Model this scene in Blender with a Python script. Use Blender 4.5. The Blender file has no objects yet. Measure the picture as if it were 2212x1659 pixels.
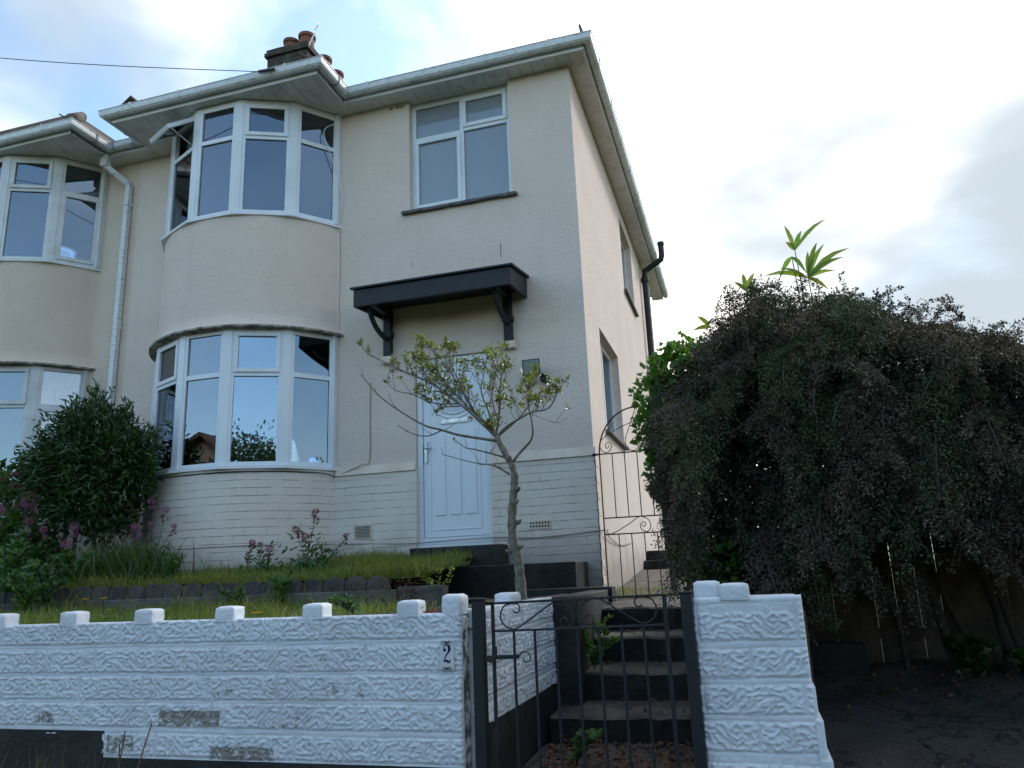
import bpy, math, random
import numpy as np
from mathutils import Vector, Matrix
R = math.radians
sc = bpy.context.scene
COL = sc.collection
random.seed(7)
RNG = np.random.default_rng(11)

# ------------------------------------------------------------------ camera
CAM = (1.386, -7.7, 1.55)
yaw, pitch, roll = -0.2811953, 0.24463719, -0.04091493
cy, sy, cp, sp = math.cos(yaw), math.sin(yaw), math.cos(pitch), math.sin(pitch)
fwd = Vector((sy*cp, cy*cp, sp)); rgt = Vector((cy, -sy, 0)); upv = rgt.cross(fwd)
c_, s_ = math.cos(roll), math.sin(roll)
r2 = c_*rgt + s_*upv; u2 = -s_*rgt + c_*upv
cd = bpy.data.cameras.new('camera'); cam = bpy.data.objects.new('camera', cd); COL.objects.link(cam)
m = Matrix((r2, u2, -fwd)).transposed().to_4x4(); m.translation = Vector(CAM)
cam.matrix_world = m
cd.sensor_width = 36; cd.lens = 36*1657.4/2212; cd.clip_end = 2000; cd.clip_start = .05
sc.camera = cam

# ------------------------------------------------------------------ light
SUN_DIR = Vector((0.42, 0.68, 0.60)).normalized()
sun_el = math.asin(SUN_DIR.z); sun_az = math.atan2(SUN_DIR.x, SUN_DIR.y)
sd = bpy.data.lights.new('sun', 'SUN'); sd.energy = 1.1; sd.angle = R(14); sd.color = (.98, .98, 1.0)
so = bpy.data.objects.new('sun', sd); COL.objects.link(so)
so.rotation_euler = SUN_DIR.to_track_quat('Z', 'Y').to_euler()

w = bpy.data.worlds.new('World'); sc.world = w; w.use_nodes = True
nt = w.node_tree; nt.nodes.clear()
def N(t, **k):
    n = nt.nodes.new(t)
    for a, b in k.items(): setattr(n, a, b)
    return n
def lk(a, b): nt.links.new(a, b)
tc = N('ShaderNodeTexCoord')
sky = N('ShaderNodeTexSky', sky_type='NISHITA'); sky.sun_disc = False
sky.sun_elevation = sun_el; sky.sun_rotation = sun_az; sky.air_density = 1.0; sky.dust_density = .6; sky.ozone_density = 1.0
mp = N('ShaderNodeMapping'); mp.inputs['Scale'].default_value = (1, 1, 1.8); mp.inputs['Location'].default_value = (.35, .2, .1)
lk(tc.outputs['Generated'], mp.inputs['Vector'])
n1 = N('ShaderNodeTexNoise'); n1.inputs['Scale'].default_value = 2.1; n1.inputs['Detail'].default_value = 7; n1.inputs['Roughness'].default_value = .52; n1.inputs['Distortion'].default_value = .35
lk(mp.outputs[0], n1.inputs['Vector'])
n2 = N('ShaderNodeTexNoise'); n2.inputs['Scale'].default_value = 2.3; n2.inputs['Detail'].default_value = 4; n2.inputs['Roughness'].default_value = .5
mp2 = N('ShaderNodeMapping'); mp2.inputs['Location'].default_value = (3.1, 1.7, .4); mp2.inputs['Scale'].default_value = (1, 1, 2)
lk(tc.outputs['Generated'], mp2.inputs['Vector']); lk(mp2.outputs[0], n2.inputs['Vector'])
def dotn(v):
    d = N('ShaderNodeVectorMath', operation='DOT_PRODUCT'); d.inputs[1].default_value = Vector(v).normalized()
    lk(tc.outputs['Generated'], d.inputs[0]); return d.outputs['Value']
def mr(src, a, b, c=0, d=1, smooth=True):
    n = N('ShaderNodeMapRange'); n.interpolation_type = 'SMOOTHSTEP' if smooth else 'LINEAR'
    n.inputs[1].default_value = a; n.inputs[2].default_value = b; n.inputs[3].default_value = c; n.inputs[4].default_value = d
    lk(src, n.inputs[0]); return n.outputs[0]
def mth(op, a, b):
    n = N('ShaderNodeMath', operation=op)
    for i, x in enumerate((a, b)):
        if isinstance(x, (int, float)): n.inputs[i].default_value = x
        else: lk(x, n.inputs[i])
    return n.outputs[0]
# cloud cover: thick towards the sun side (+x +y), broken on the other side
bias = mr(dotn((.45, .80, .40)), .35, .88, .02, .30)
clear = mth('ADD', mth('ADD', mr(dotn((.12, -.85, .44)), .70, .97, 0, -.30), mr(dotn((-.62, -.62, .48)), .80, .99, 0, -.32)), mth('ADD', mr(dotn((-.31, .70, .64)), .95, .999, 0, -.22), mr(dotn((-.66, .56, .48)), .93, .995, 0, .02)))
cover = mth('MAXIMUM', mr(mth('ADD', mth('ADD', n1.outputs['Fac'], bias), clear), .36, .72), .10)
bright = mr(dotn((0, -.9, .4)), -.1, .6, 1.0, 1.15)
b2 = mr(mth('ADD', n2.outputs['Fac'], mth('ADD', mr(dotn((-.02, .84, .54)), .80, .99, -.08, .18), mr(dotn((.20, .89, .37)), .94, .998, 0, -.34))), .28, .80, .42, 1.25)
grey = N('ShaderNodeMix', data_type='RGBA'); grey.inputs[6].default_value = (.66, .77, .86, 1); grey.inputs[7].default_value = (1, .965, .925, 1)
lk(mr(b2, .36, .75), grey.inputs[0])
bgc = N('ShaderNodeBackground'); lk(grey.outputs[2], bgc.inputs['Color']); lk(mth('MULTIPLY', b2, bright), bgc.inputs['Strength'])
hs = N('ShaderNodeHueSaturation'); hs.inputs['Saturation'].default_value = 1.12; hs.inputs['Hue'].default_value = .492
lk(sky.outputs[0], hs.inputs['Color'])
bgs = N('ShaderNodeBackground'); lk(hs.outputs[0], bgs.inputs['Color']); bgs.inputs['Strength'].default_value = .15
mx = N('ShaderNodeMixShader'); lk(cover, mx.inputs[0]); lk(bgs.outputs[0], mx.inputs[1]); lk(bgc.outputs[0], mx.inputs[2])
wo = N('ShaderNodeOutputWorld'); lk(mx.outputs[0], wo.inputs[0])
sc.view_settings.view_transform = 'Standard'; sc.view_settings.look = 'None'
sc.view_settings.exposure = 1.18; sc.view_settings.gamma = 1
sc.cycles.max_bounces = 8; sc.cycles.transparent_max_bounces = 24; sc.cycles.caustics_reflective = False; sc.cycles.caustics_refractive = False

# ------------------------------------------------------------------ materials
class MT:
    def __init__(s, name):
        s.m = bpy.data.materials.new(name); s.m.use_nodes = True; s.t = s.m.node_tree; s.t.nodes.clear()
        s.out = s.n('ShaderNodeOutputMaterial')
    def n(s, t, **k):
        n = s.t.nodes.new(t)
        for a, b in k.items(): setattr(n, a, b)
        return n
    def l(s, a, b): s.t.links.new(a, b)
    def coord(s, kind='World'):
        if kind == 'World': return s.n('ShaderNodeNewGeometry').outputs['Position']
        return s.n('ShaderNodeTexCoord').outputs[kind]
    def noise(s, vec, scale, detail=4, rough=.55, dist=0, st=None):
        if st:
            mp = s.n('ShaderNodeMapping'); mp.inputs['Scale'].default_value = st; s.l(vec, mp.inputs['Vector']); vec = mp.outputs[0]
        n = s.n('ShaderNodeTexNoise'); n.inputs['Scale'].default_value = scale; n.inputs['Detail'].default_value = detail
        n.inputs['Roughness'].default_value = rough; n.inputs['Distortion'].default_value = dist
        s.l(vec, n.inputs['Vector']); return n.outputs['Fac']
    def ramp(s, src, a, b, c=0., d=1.):
        n = s.n('ShaderNodeMapRange'); n.interpolation_type = 'SMOOTHSTEP'
        for i, v in enumerate((a, b, c, d)): n.inputs[i+1].default_value = v
        s.l(src, n.inputs[0]); return n.outputs[0]
    def mix(s, f, a, b, bt='MIX'):
        n = s.n('ShaderNodeMix', data_type='RGBA', blend_type=bt)
        for i, x in ((0, f), (6, a), (7, b)):
            if isinstance(x, (int, float)): n.inputs[i].default_value = x
            elif isinstance(x, tuple): n.inputs[i].default_value = x if len(x) == 4 else (*x, 1)
            else: s.l(x, n.inputs[i])
        return n.outputs[2]
    def mul(s, a, b, op='MULTIPLY'):
        n = s.n('ShaderNodeMath', operation=op)
        for i, x in enumerate((a, b)):
            if isinstance(x, (int, float)): n.inputs[i].default_value = x
            else: s.l(x, n.inputs[i])
        return n.outputs[0]
    def bump(s, h, dist, strength=1., prev=None):
        n = s.n('ShaderNodeBump'); n.inputs['Distance'].default_value = dist; n.inputs['Strength'].default_value = strength
        s.l(h, n.inputs['Height'])
        if prev is not None: s.l(prev, n.inputs['Normal'])
        return n.outputs[0]
    def bsdf(s, col, rough=.6, normal=None, metal=0, spec=.5, **k):
        b = s.n('ShaderNodeBsdfPrincipled')
        for nm, x in (('Base Color', col), ('Roughness', rough), ('Metallic', metal), ('Specular IOR Level', spec)):
            if isinstance(x, tuple): b.inputs[nm].default_value = (*x, 1) if len(x) == 3 else x
            elif isinstance(x, (int, float)): b.inputs[nm].default_value = x
            else: s.l(x, b.inputs[nm])
        if normal is not None: s.l(normal, b.inputs['Normal'])
        for a, v in k.items(): b.inputs[a].default_value = v
        s.l(b.outputs[0], s.out.inputs[0]); return b

def simple(name, c1, c2=None, scale=8, rough=.6, bs=None, bd=.002, metal=0, spec=.5, detail=4):
    t = MT(name); co = t.coord()
    c2 = c2 or tuple(x*.75 for x in c1)
    col = t.mix(t.ramp(t.noise(co, scale, detail), .35, .68), c1, c2)
    nm = t.bump(t.noise(co, bs, 3), bd) if bs else None
    t.bsdf(col, rough, nm, metal, spec); return t.m

M = {}
# roughcast render
def roughcast(name, a, b, stain):
    t = MT(name); co = t.coord()
    col = t.mix(t.ramp(t.noise(co, 1.3, 6, .6), .35, .7), a, b)
    streak = t.ramp(t.noise(co, 2.2, 5, .6, 0, (1.6, 1.6, .35)), .54, .8, 0, .28)
    col = t.mix(streak, col, stain)
    sep = t.n('ShaderNodeSeparateXYZ'); t.l(co, sep.inputs[0])
    low = t.ramp(t.mul(sep.outputs[2], t.mul(t.noise(co, 3, 4), .55), 'ADD'), 1.72, 2.3, .6, 0)
    col = t.mix(low, col, (.20, .19, .16))
    pits = t.n('ShaderNodeTexVoronoi'); pits.inputs['Scale'].default_value = 38; t.l(co, pits.inputs['Vector'])
    col = t.mix(t.ramp(pits.outputs['Distance'], .05, .18, .42, 0), col, (.22, .20, .17))
    h = t.mul(t.noise(co, 34, 5, .8), t.mul(t.noise(co, 14, 2, .5), .4), 'ADD')
    t.bsdf(col, .92, t.bump(t.noise(co, 5, 3), .01, .5, t.bump(h, .017)), spec=.15); return t.m
M['render'] = roughcast('cream_roughcast', (.80, .675, .585), (.75, .63, .54), (.62, .52, .44))
M['render2'] = roughcast('warm_cream_roughcast', (.76, .63, .51), (.70, .58, .465), (.54, .44, .35))
# painted brick, uv in metres
t = MT('painted_brick'); uv = t.coord('UV'); co = t.coord()
warp = t.n('ShaderNodeVectorMath', operation='ADD'); wn = t.n('ShaderNodeTexNoise'); wn.inputs['Scale'].default_value = 2.2; t.l(uv, wn.inputs['Vector'])
ws = t.n('ShaderNodeVectorMath', operation='SCALE'); ws.inputs['Scale'].default_value = .018; t.l(wn.outputs['Color'], ws.inputs[0])
t.l(uv, warp.inputs[0]); t.l(ws.outputs[0], warp.inputs[1])
bt = t.n('ShaderNodeTexBrick'); bt.inputs['Scale'].default_value = 1; bt.inputs['Brick Width'].default_value = .225; bt.inputs['Row Height'].default_value = .083
bt.inputs['Mortar Size'].default_value = .0045; bt.inputs['Mortar Smooth'].default_value = .4; bt.inputs['Bias'].default_value = 0
t.l(warp.outputs[0], bt.inputs['Vector'])
msk = t.ramp(t.noise(co, 5.5, 5, .65), .36, .62, .05, 1)
# horizontal joints read stronger than upright ones
sepu = t.n('ShaderNodeSeparateXYZ'); t.l(warp.outputs[0], sepu.inputs[0])
fr = t.mul(sepu.outputs[1], .083, 'MODULO'); hz = t.mul(t.mul(fr, .0415, 'SUBTRACT'), 0, 'ADD')
hz = t.mul(t.n('ShaderNodeMath', operation='ABSOLUTE').outputs[0], 0, 'ADD')
ab = t.n('ShaderNodeMath', operation='ABSOLUTE'); t.l(t.mul(fr, .0415, 'SUBTRACT'), ab.inputs[0])
hj = t.ramp(ab.outputs[0], .0355, .0400)
joint = t.mul(t.mul(t.mul(bt.outputs['Fac'], .32), t.mul(hj, .85), 'MAXIMUM'), msk)
col = t.mix(t.ramp(t.noise(co, 1.6, 5), .3, .7), (.76, .675, .59), (.70, .61, .53))
col = t.mix(t.mul(joint, .58), col, (.12, .105, .09))
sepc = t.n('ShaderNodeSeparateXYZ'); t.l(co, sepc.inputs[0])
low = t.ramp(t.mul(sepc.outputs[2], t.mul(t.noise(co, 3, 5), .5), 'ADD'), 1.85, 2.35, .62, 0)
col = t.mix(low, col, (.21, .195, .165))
h = t.mul(t.mul(joint, -1.), t.mul(t.noise(co, 14, 5), .35), 'ADD')
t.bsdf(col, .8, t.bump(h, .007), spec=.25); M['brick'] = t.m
M['smooth_render'] = simple('smooth_cream_render', (.76, .65, .53), (.64, .54, .43), 3, .85, 30, .004, spec=.2)
t = MT('weathered_ledge'); co = t.coord()
col = t.mix(t.ramp(t.noise(co, 9, 6, .7), .42, .60), (.46, .41, .33), (.12, .10, .08)); t.bsdf(col, .9, t.bump(t.noise(co, 40, 4), .012)); M['ledge'] = t.m
M['upvc'] = simple('white_upvc', (.74, .77, .80), (.66, .69, .71), 1.5, .32)
M['upvc2'] = simple('aged_white_upvc', (.66, .68, .68), (.52, .53, .50), 2.5, .42)
t = MT('soffit_board'); co = t.coord(); col = t.mix(t.ramp(t.noise(co, 5, 5), .45, .75), (.72, .72, .69), (.56, .55, .50)); t.bsdf(col, .45); M['soffit'] = t.m
t = MT('gutter_plastic'); co = t.coord()
col = t.mix(t.ramp(t.noise(co, 14, 6, .7, 0, (1, 1, 3)), .50, .70), (.68, .70, .70), (.36, .35, .29)); t.bsdf(col, .45); M['gutter'] = t.m
M['dark_gap'] = simple('dark_gap', (.06, .055, .05), rough=.9)
M['black'] = simple('black_gloss_paint', (.006, .007, .010), (.011, .012, .015), 6, .6, 25, .002)
M['black_mason'] = simple('black_masonry_paint', (.007, .008, .009), (.024, .023, .020), 3.5, .75, 22, .01, detail=7)
M['slate'] = simple('slate_sill', (.05, .052, .055), (.13, .125, .11), 18, .7, 30, .01)
t = MT('door_upvc'); co = t.coord(); t.bsdf((.73, .77, .81), .38, t.bump(t.noise(co, 60, 3, .5, 0, (3, 3, .3)), .0006)); M['door'] = t.m
M['metal'] = simple('worn_chrome', (.62, .62, .60), (.40, .39, .36), 12, .32, metal=.9)
M['tiles'] = simple('roof_tiles', (.14, .10, .075), (.07, .055, .045), 7, .85, 18, .02)
t = MT('sooty_brick'); co = t.coord(); b = t.n('ShaderNodeTexBrick'); b.inputs['Scale'].default_value = 1; b.inputs['Brick Width'].default_value = .225; b.inputs['Row Height'].default_value = .078; b.inputs['Mortar Size'].default_value = .006
rt = t.n('ShaderNodeMapping'); rt.inputs['Rotation'].default_value = (R(90), 0, 0); t.l(co, rt.inputs['Vector']); t.l(rt.outputs[0], b.inputs['Vector'])
b.inputs['Color1'].default_value = (.055, .04, .035, 1); b.inputs['Color2'].default_value = (.03, .026, .024, 1); b.inputs['Mortar'].default_value = (.06, .055, .05, 1)
col = t.mix(t.ramp(t.noise(co, 8, 5), .5, .65), b.outputs['Color'], (.09, .095, .045)); t.bsdf(col, .9, t.bump(t.noise(co, 25, 4), .02)); M['chimney'] = t.m
M['terracotta'] = simple('terracotta', (.23, .085, .05), (.13, .055, .04), 5, .75, 20, .004)
# glass
def glass(name, tint=(.93, .96, .97), ior=2.75, rough=0.):
    t = MT(name); fr = t.n('ShaderNodeFresnel'); fr.inputs['IOR'].default_value = ior
    co = t.coord(); nb = t.bump(t.noise(co, 1.7, 1), .0035)
    tr = t.n('ShaderNodeBsdfTransparent'); tr.inputs[0].default_value = (*tint, 1)
    gl = t.n('ShaderNodeBsdfGlossy'); gl.inputs['Roughness'].default_value = rough; gl.inputs[0].default_value = (.80, .90, 1.0, 1); t.l(nb, gl.inputs['Normal'])
    mx = t.n('ShaderNodeMixShader'); t.l(fr.outputs[0], mx.inputs[0]); t.l(tr.outputs[0], mx.inputs[1]); t.l(gl.outputs[0], mx.inputs[2]); t.l(mx.outputs[0], t.out.inputs[0]); return t.m
M['glass'] = glass('window_glass')
t = MT('frosted_glass'); co = t.coord(); fr = t.n('ShaderNodeFresnel'); fr.inputs['IOR'].default_value = 2.0
df = t.n('ShaderNodeBsdfPrincipled'); df.inputs['Base Color'].default_value = (.20, .23, .26, 1); df.inputs['Roughness'].default_value = .5
gl = t.n('ShaderNodeBsdfGlossy'); gl.inputs['Roughness'].default_value = .03
mx = t.n('ShaderNodeMixShader'); t.l(fr.outputs[0], mx.inputs[0]); t.l(df.outputs[0], mx.inputs[1]); t.l(gl.outputs[0], mx.inputs[2]); t.l(mx.outputs[0], t.out.inputs[0]); M['frosted'] = t.m
M['curtain'] = simple('pale_curtain', (.66, .71, .76), (.58, .63, .68), 3, .9)
M['blind'] = simple('white_blind', (.88, .88, .85), (.8, .8, .77), 3, .8)
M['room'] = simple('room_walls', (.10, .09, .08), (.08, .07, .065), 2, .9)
# vermiculated white blocks with worn patches (attribute 'wear')
t = MT('white_block_paint'); co = t.coord(); at = t.n('ShaderNodeAttribute'); at.attribute_name = 'wear'
col = t.mix(t.ramp(t.noise(co, 2.5, 5), .35, .7), (.72, .745, .77), (.63, .65, .67))
dirt = t.ramp(t.noise(co, 7, 8, .75), .56, .78, 0, .45)
col = t.mix(dirt, col, (.36, .33, .26))
g = t.ramp(t.mul(at.outputs['Fac'], t.mul(t.noise(co, 20, 8, .78), .95), 'MULTIPLY'), .37, .46)
col = t.mix(g, col, t.mix(t.noise(co, 60, 3), (.34, .31, .26), (.20, .185, .16)))
t.bsdf(col, .55, t.bump(t.noise(co, 45, 4, .6), .006), spec=.35); M['block'] = t.m
t = MT('stripped_edge'); co = t.coord(); col = t.mix(t.ramp(t.noise(co, 18, 6, .7), .42, .55), (.62, .63, .62), (.10, .085, .065)); t.bsdf(col, .8, t.bump(t.noise(co, 35, 4), .01)); M['peel'] = t.m
t = MT('number_tile'); t.bsdf((.66, .68, .66), .12); M['tile'] = t.m
M['blue'] = simple('blue_glaze', (.008, .012, .13), rough=.15)
M['gold'] = simple('yellow_glaze', (.30, .22, .09), rough=.2)
# ground
t = MT('tarmac'); co = t.coord(); col = t.mix(t.noise(co, 30, 5), (.045, .045, .046), (.075, .073, .07)); t.bsdf(col, .9, t.bump(t.noise(co, 90, 3), .01)); M['tarmac'] = t.m
t = MT('old_concrete'); co = t.coord()
v = t.n('ShaderNodeTexVoronoi'); v.feature = 'DISTANCE_TO_EDGE'; v.inputs['Scale'].default_value = .9
wv = t.n('ShaderNodeVectorMath', operation='ADD'); nn = t.n('ShaderNodeTexNoise'); nn.inputs['Scale'].default_value = 3; nn.inputs['Detail'].default_value = 5; t.l(co, nn.inputs['Vector']); t.l(co, wv.inputs[0]); t.l(nn.outputs['Color'], wv.inputs[1]); t.l(wv.outputs[0], v.inputs['Vector'])
crk = t.ramp(v.outputs['Distance'], .004, .025, 1, 0)
col = t.mix(t.ramp(t.noise(co, 2.2, 8, .65), .3, .7), (.095, .080, .070), (.050, .043, .037))
col = t.mix(t.mul(crk, .8), col, (.012, .012, .012)); t.bsdf(col, .9, t.bump(t.noise(co, 50, 5), .01, 1, t.bump(crk, .01, -1.))); M['concrete'] = t.m
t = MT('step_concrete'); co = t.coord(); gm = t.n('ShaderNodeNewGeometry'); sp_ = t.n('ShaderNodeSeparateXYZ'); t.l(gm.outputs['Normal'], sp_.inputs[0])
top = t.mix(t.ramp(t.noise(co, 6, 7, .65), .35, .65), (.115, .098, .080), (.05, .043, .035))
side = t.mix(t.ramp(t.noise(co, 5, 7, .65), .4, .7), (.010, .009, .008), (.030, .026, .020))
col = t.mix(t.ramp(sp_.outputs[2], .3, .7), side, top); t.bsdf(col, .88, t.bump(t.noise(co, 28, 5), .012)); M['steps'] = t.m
M['edging'] = simple('weathered_edging', (.10, .088, .078), (.045, .040, .038), 5, .95, 25, .012, detail=7)
M['lowwall'] = simple('grey_block_retaining', (.15, .14, .125), (.075, .07, .062), 4, .95, 30, .008, detail=7)
M['soil'] = simple('dark_soil', (.05, .04, .028), (.03, .026, .018), 8, 1, 20, .03)
M['turf'] = simple('turf_base', (.05, .07, .02), (.04, .04, .018), 6, 1, 40, .02)
M['wood'] = simple('dark_fence_wood', (.13, .10, .078), (.06, .048, .038), 6, .9, 30, .004)
M['post_wood'] = simple('weathered_pale', (.060, .049, .038), (.03, .026, .021), 6, .9, 30, .006)
t = MT('bark'); co = t.coord(); col = t.mix(t.ramp(t.noise(co, 26, 6, .65), .35, .65), (.24, .215, .17), (.11, .095, .07)); t.bsdf(col, .9, t.bump(t.noise(co, 60, 4, .6, 0, (1, 1, .4)), .01)); M['bark'] = t.m
M['darkbark'] = simple('dark_twig', (.075, .058, .046), (.04, .03, .025), 20, .9)
M['litter'] = simple('dry_leaves', (.18, .09, .035), (.09, .045, .02), 20, .9)
M['wire'] = simple('black_cable', (.02, .02, .02), rough=.6)
M['cream_wire'] = simple('painted_cable', (.36, .32, .26), rough=.7)
M['fl_glass'] = simple('lamp_glass', (.25, .30, .28), (.2, .24, .22), 10, .12)
M['brown_wall'] = simple('far_house_wall', (.30, .22, .17), rough=.9)

def leafmat(name, base, trans=.35, rough=.45, spec=.4, var=.25):
    t = MT(name); at = t.n('ShaderNodeAttribute'); at.attribute_name = 'tint'
    col = t.mix(1., base, at.outputs['Color'], 'MULTIPLY')
    b = t.n('ShaderNodeBsdfPrincipled'); t.l(col, b.inputs['Base Color']); b.inputs['Roughness'].default_value = rough; b.inputs['Specular IOR Level'].default_value = spec
    tr = t.n('ShaderNodeBsdfTranslucent'); tcol = t.mix(1., col, (1.6, 1.7, .8), 'MULTIPLY'); t.l(tcol, tr.inputs[0])
    mx = t.n('ShaderNodeMixShader'); mx.inputs[0].default_value = trans; t.l(b.outputs[0], mx.inputs[1]); t.l(tr.outputs[0], mx.inputs[2]); t.l(mx.outputs[0], t.out.inputs[0]); return t.m
M['leaf_cot'] = leafmat('cotoneaster_leaf', (.078, .065, .050), .10, .6, .25)
M['leaf_vine'] = leafmat('vine_leaf', (.085, .18, .032), .35)
M['leaf_bamboo'] = leafmat('bamboo_leaf', (.15, .21, .035), .45)
M['leaf_shrub'] = leafmat('evergreen_leaf', (.038, .082, .024), .18, .35, .5)
M['leaf_hyd'] = leafmat('hydrangea_leaf', (.075, .15, .04), .3)
M['leaf_val'] = leafmat('valerian_leaf', (.075, .15, .06), .25)
M['leaf_holly'] = leafmat('holly_leaf', (.22, .25, .05), .25, .3, .6)
M['grass'] = leafmat('grass_blade', (.165, .21, .045), .35)
M['pink'] = leafmat('pink_petal', (.36, .13, .25), .3)
M['red'] = leafmat('red_petal', (.26, .022, .045), .25)
M['drypet'] = leafmat('dried_petal', (.17, .13, .09), .3)
M['yellow'] = leafmat('yellow_petal', (.75, .42, .02), .3)
M['berry'] = simple('red_berry', (.16, .012, .02), (.08, .01, .012), 30, .3)
M['sedum'] = leafmat('sedum_leaf', (.23, .075, .05), .2)

# ------------------------------------------------------------------ mesh helper
class MB:
    def __init__(s): s.v = []; s.f = []; s.u = None; s.mi = []
    def add(s, vs, fs):
        b = len(s.v); s.v += [tuple(x) for x in vs]; s.f += [tuple(i+b for i in f) for f in fs]; return s
    def box(s, x0, x1, y0, y1, z0, z1):
        return s.add([(x0,y0,z0),(x1,y0,z0),(x1,y1,z0),(x0,y1,z0),(x0,y0,z1),(x1,y0,z1),(x1,y1,z1),(x0,y1,z1)],
                     [(0,3,2,1),(4,5,6,7),(0,1,5,4),(1,2,6,5),(2,3,7,6),(3,0,4,7)])
    def fbox(s, o, u, n, a0, a1, z0, z1, d0, d1):
        # box in a facet frame: u along the wall, n outward, z up
        P = lambda a, d, z: (o[0]+u[0]*a+n[0]*d, o[1]+u[1]*a+n[1]*d, z)
        vs = [P(a0,d0,z0),P(a1,d0,z0),P(a1,d1,z0),P(a0,d1,z0),P(a0,d0,z1),P(a1,d0,z1),P(a1,d1,z1),P(a0,d1,z1)]
        fs = [(0,3,2,1),(4,5,6,7),(0,1,5,4),(1,2,6,5),(2,3,7,6),(3,0,4,7)]
        if (u[0]*n[1]-u[1]*n[0])*(d1-d0)*(a1-a0) < 0: fs = [tuple(reversed(q)) for q in fs]
        return s.add(vs, fs)
    def prism(s, poly, z0, z1):
        n = len(poly); vs = [(x,y,z0) for x,y in poly]+[(x,y,z1) for x,y in poly]
        return s.add(vs, [tuple(reversed(range(n))), tuple(range(n,2*n))]+[(i,(i+1)%n,n+(i+1)%n,n+i) for i in range(n)])
    def extrude(s, poly3, vec):
        n = len(poly3); v = Vector(vec); vs = [Vector(p) for p in poly3]+[Vector(p)+v for p in poly3]
        return s.add(vs, [tuple(reversed(range(n))), tuple(range(n,2*n))]+[(i,(i+1)%n,n+(i+1)%n,n+i) for i in range(n)])
    def tube(s, pts, r, n=8, cap=True):
        pts = [Vector(p) for p in pts]; k = len(pts)
        rs = r if isinstance(r, (list, tuple)) else [r]*k
        t = (pts[1]-pts[0]).normalized(); a = t.orthogonal().normalized(); base = len(s.v); vs = []
        for i, p in enumerate(pts):
            if i == 0: t = pts[1]-pts[0]
            elif i == k-1: t = pts[-1]-pts[-2]
            else: t = (pts[i+1]-pts[i]).normalized()+(pts[i]-pts[i-1]).normalized()
            if t.length < 1e-9: t = Vector((0,0,1))
            t.normalize(); a = (a-t*a.dot(t))
            a = a.normalized() if a.length > 1e-6 else t.orthogonal().normalized()
            b = t.cross(a)
            for j in range(n):
                an = 2*math.pi*j/n; vs.append(p+(a*math.cos(an)+b*math.sin(an))*rs[i])
        fs = [(i*n+j, i*n+(j+1)%n, (i+1)*n+(j+1)%n, (i+1)*n+j) for i in range(k-1) for j in range(n)]
        if cap: fs += [tuple(reversed(range(n))), tuple((k-1)*n+j for j in range(n))]
        return s.add(vs, fs)
    def bar(s, p, q, w, d, side=(0,1,0)):
        # rectangular bar from p to q, width w across, depth d along side
        p, q = Vector(p), Vector(q); t = (q-p).normalized(); sd_ = Vector(side); sd_ = (sd_-t*sd_.dot(t)).normalized(); a = t.cross(sd_)
        vs = []
        for c in (p, q):
            for x, y in ((-1,-1),(1,-1),(1,1),(-1,1)): vs.append(c+a*x*w/2+sd_*y*d/2)
        return s.add(vs, [(3,2,1,0),(4,5,6,7),(0,1,5,4),(1,2,6,5),(2,3,7,6),(3,0,4,7)])
    def lathe(s, c, prof, n=20):
        vs = [(c[0]+r*math.cos(2*math.pi*j/n), c[1]+r*math.sin(2*math.pi*j/n), c[2]+z) for r, z in prof for j in range(n)]
        k = len(prof); fs = [(i*n+j, i*n+(j+1)%n, (i+1)*n+(j+1)%n, (i+1)*n+j) for i in range(k-1) for j in range(n)]
        fs += [tuple(reversed(range(n))), tuple((k-1)*n+j for j in range(n))]
        return s.add(vs, fs)
    def ball(s, c, r, n=8, m=5, sq=(1,1,1)):
        vs = [(c[0], c[1], c[2]-r*sq[2])]
        for i in range(1, m):
            th = math.pi*i/m
            for j in range(n):
                ph = 2*math.pi*j/n; vs.append((c[0]+r*sq[0]*math.sin(th)*math.cos(ph), c[1]+r*sq[1]*math.sin(th)*math.sin(ph), c[2]-r*sq[2]*math.cos(th)))
        vs.append((c[0], c[1], c[2]+r*sq[2])); L = len(vs)-1
        fs = [(0, 1+(j+1)%n, 1+j) for j in range(n)]
        fs += [(1+(i-1)*n+j, 1+(i-1)*n+(j+1)%n, 1+i*n+(j+1)%n, 1+i*n+j) for i in range(1, m-1) for j in range(n)]
        fs += [(L, 1+(m-2)*n+j, 1+(m-2)*n+(j+1)%n) for j in range(n)]
        return s.add(vs, fs)
    def build(s, name, mat, parent=None, smooth=False, bevel=0, segs=2, uv=None, angle=35):
        me = bpy.data.meshes.new(name); me.from_pydata(s.v, [], s.f); me.update()
        return link(name, me, mat, parent, smooth, bevel, segs, uv, angle)
def wloc(o):
    v = Vector((0,0,0))
    while o: v += o.location; o = o.parent
    return v
def link(name, me, mat, parent=None, smooth=False, bevel=0, segs=2, uv=None, angle=35):
    if uv:
        L = me.uv_layers.new(name='UVMap')
        for p in me.polygons:
            for li in p.loop_indices:
                co = me.vertices[me.loops[li].vertex_index].co; L.data[li].uv = uv(co, p.normal)
    o = bpy.data.objects.new(name, me); COL.objects.link(o)
    if mat is not None: me.materials.append(M[mat] if isinstance(mat, str) else mat)
    if smooth:
        for p in me.polygons: p.use_smooth = True
    if bevel:
        b = o.modifiers.new('bevel', 'BEVEL'); b.width = bevel; b.segments = segs; b.limit_method = 'ANGLE'; b.angle_limit = R(angle)
    if parent:
        off = wloc(parent); o.parent = parent
        if off.length > 0: me.transform(Matrix.Translation(-off))
    return o
def tag(o, label=None, cat=None, group=None, kind=None):
    if label: o['label'] = label
    if cat: o['category'] = cat
    if group: o['group'] = group
    if kind: o['kind'] = kind
    return o
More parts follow.
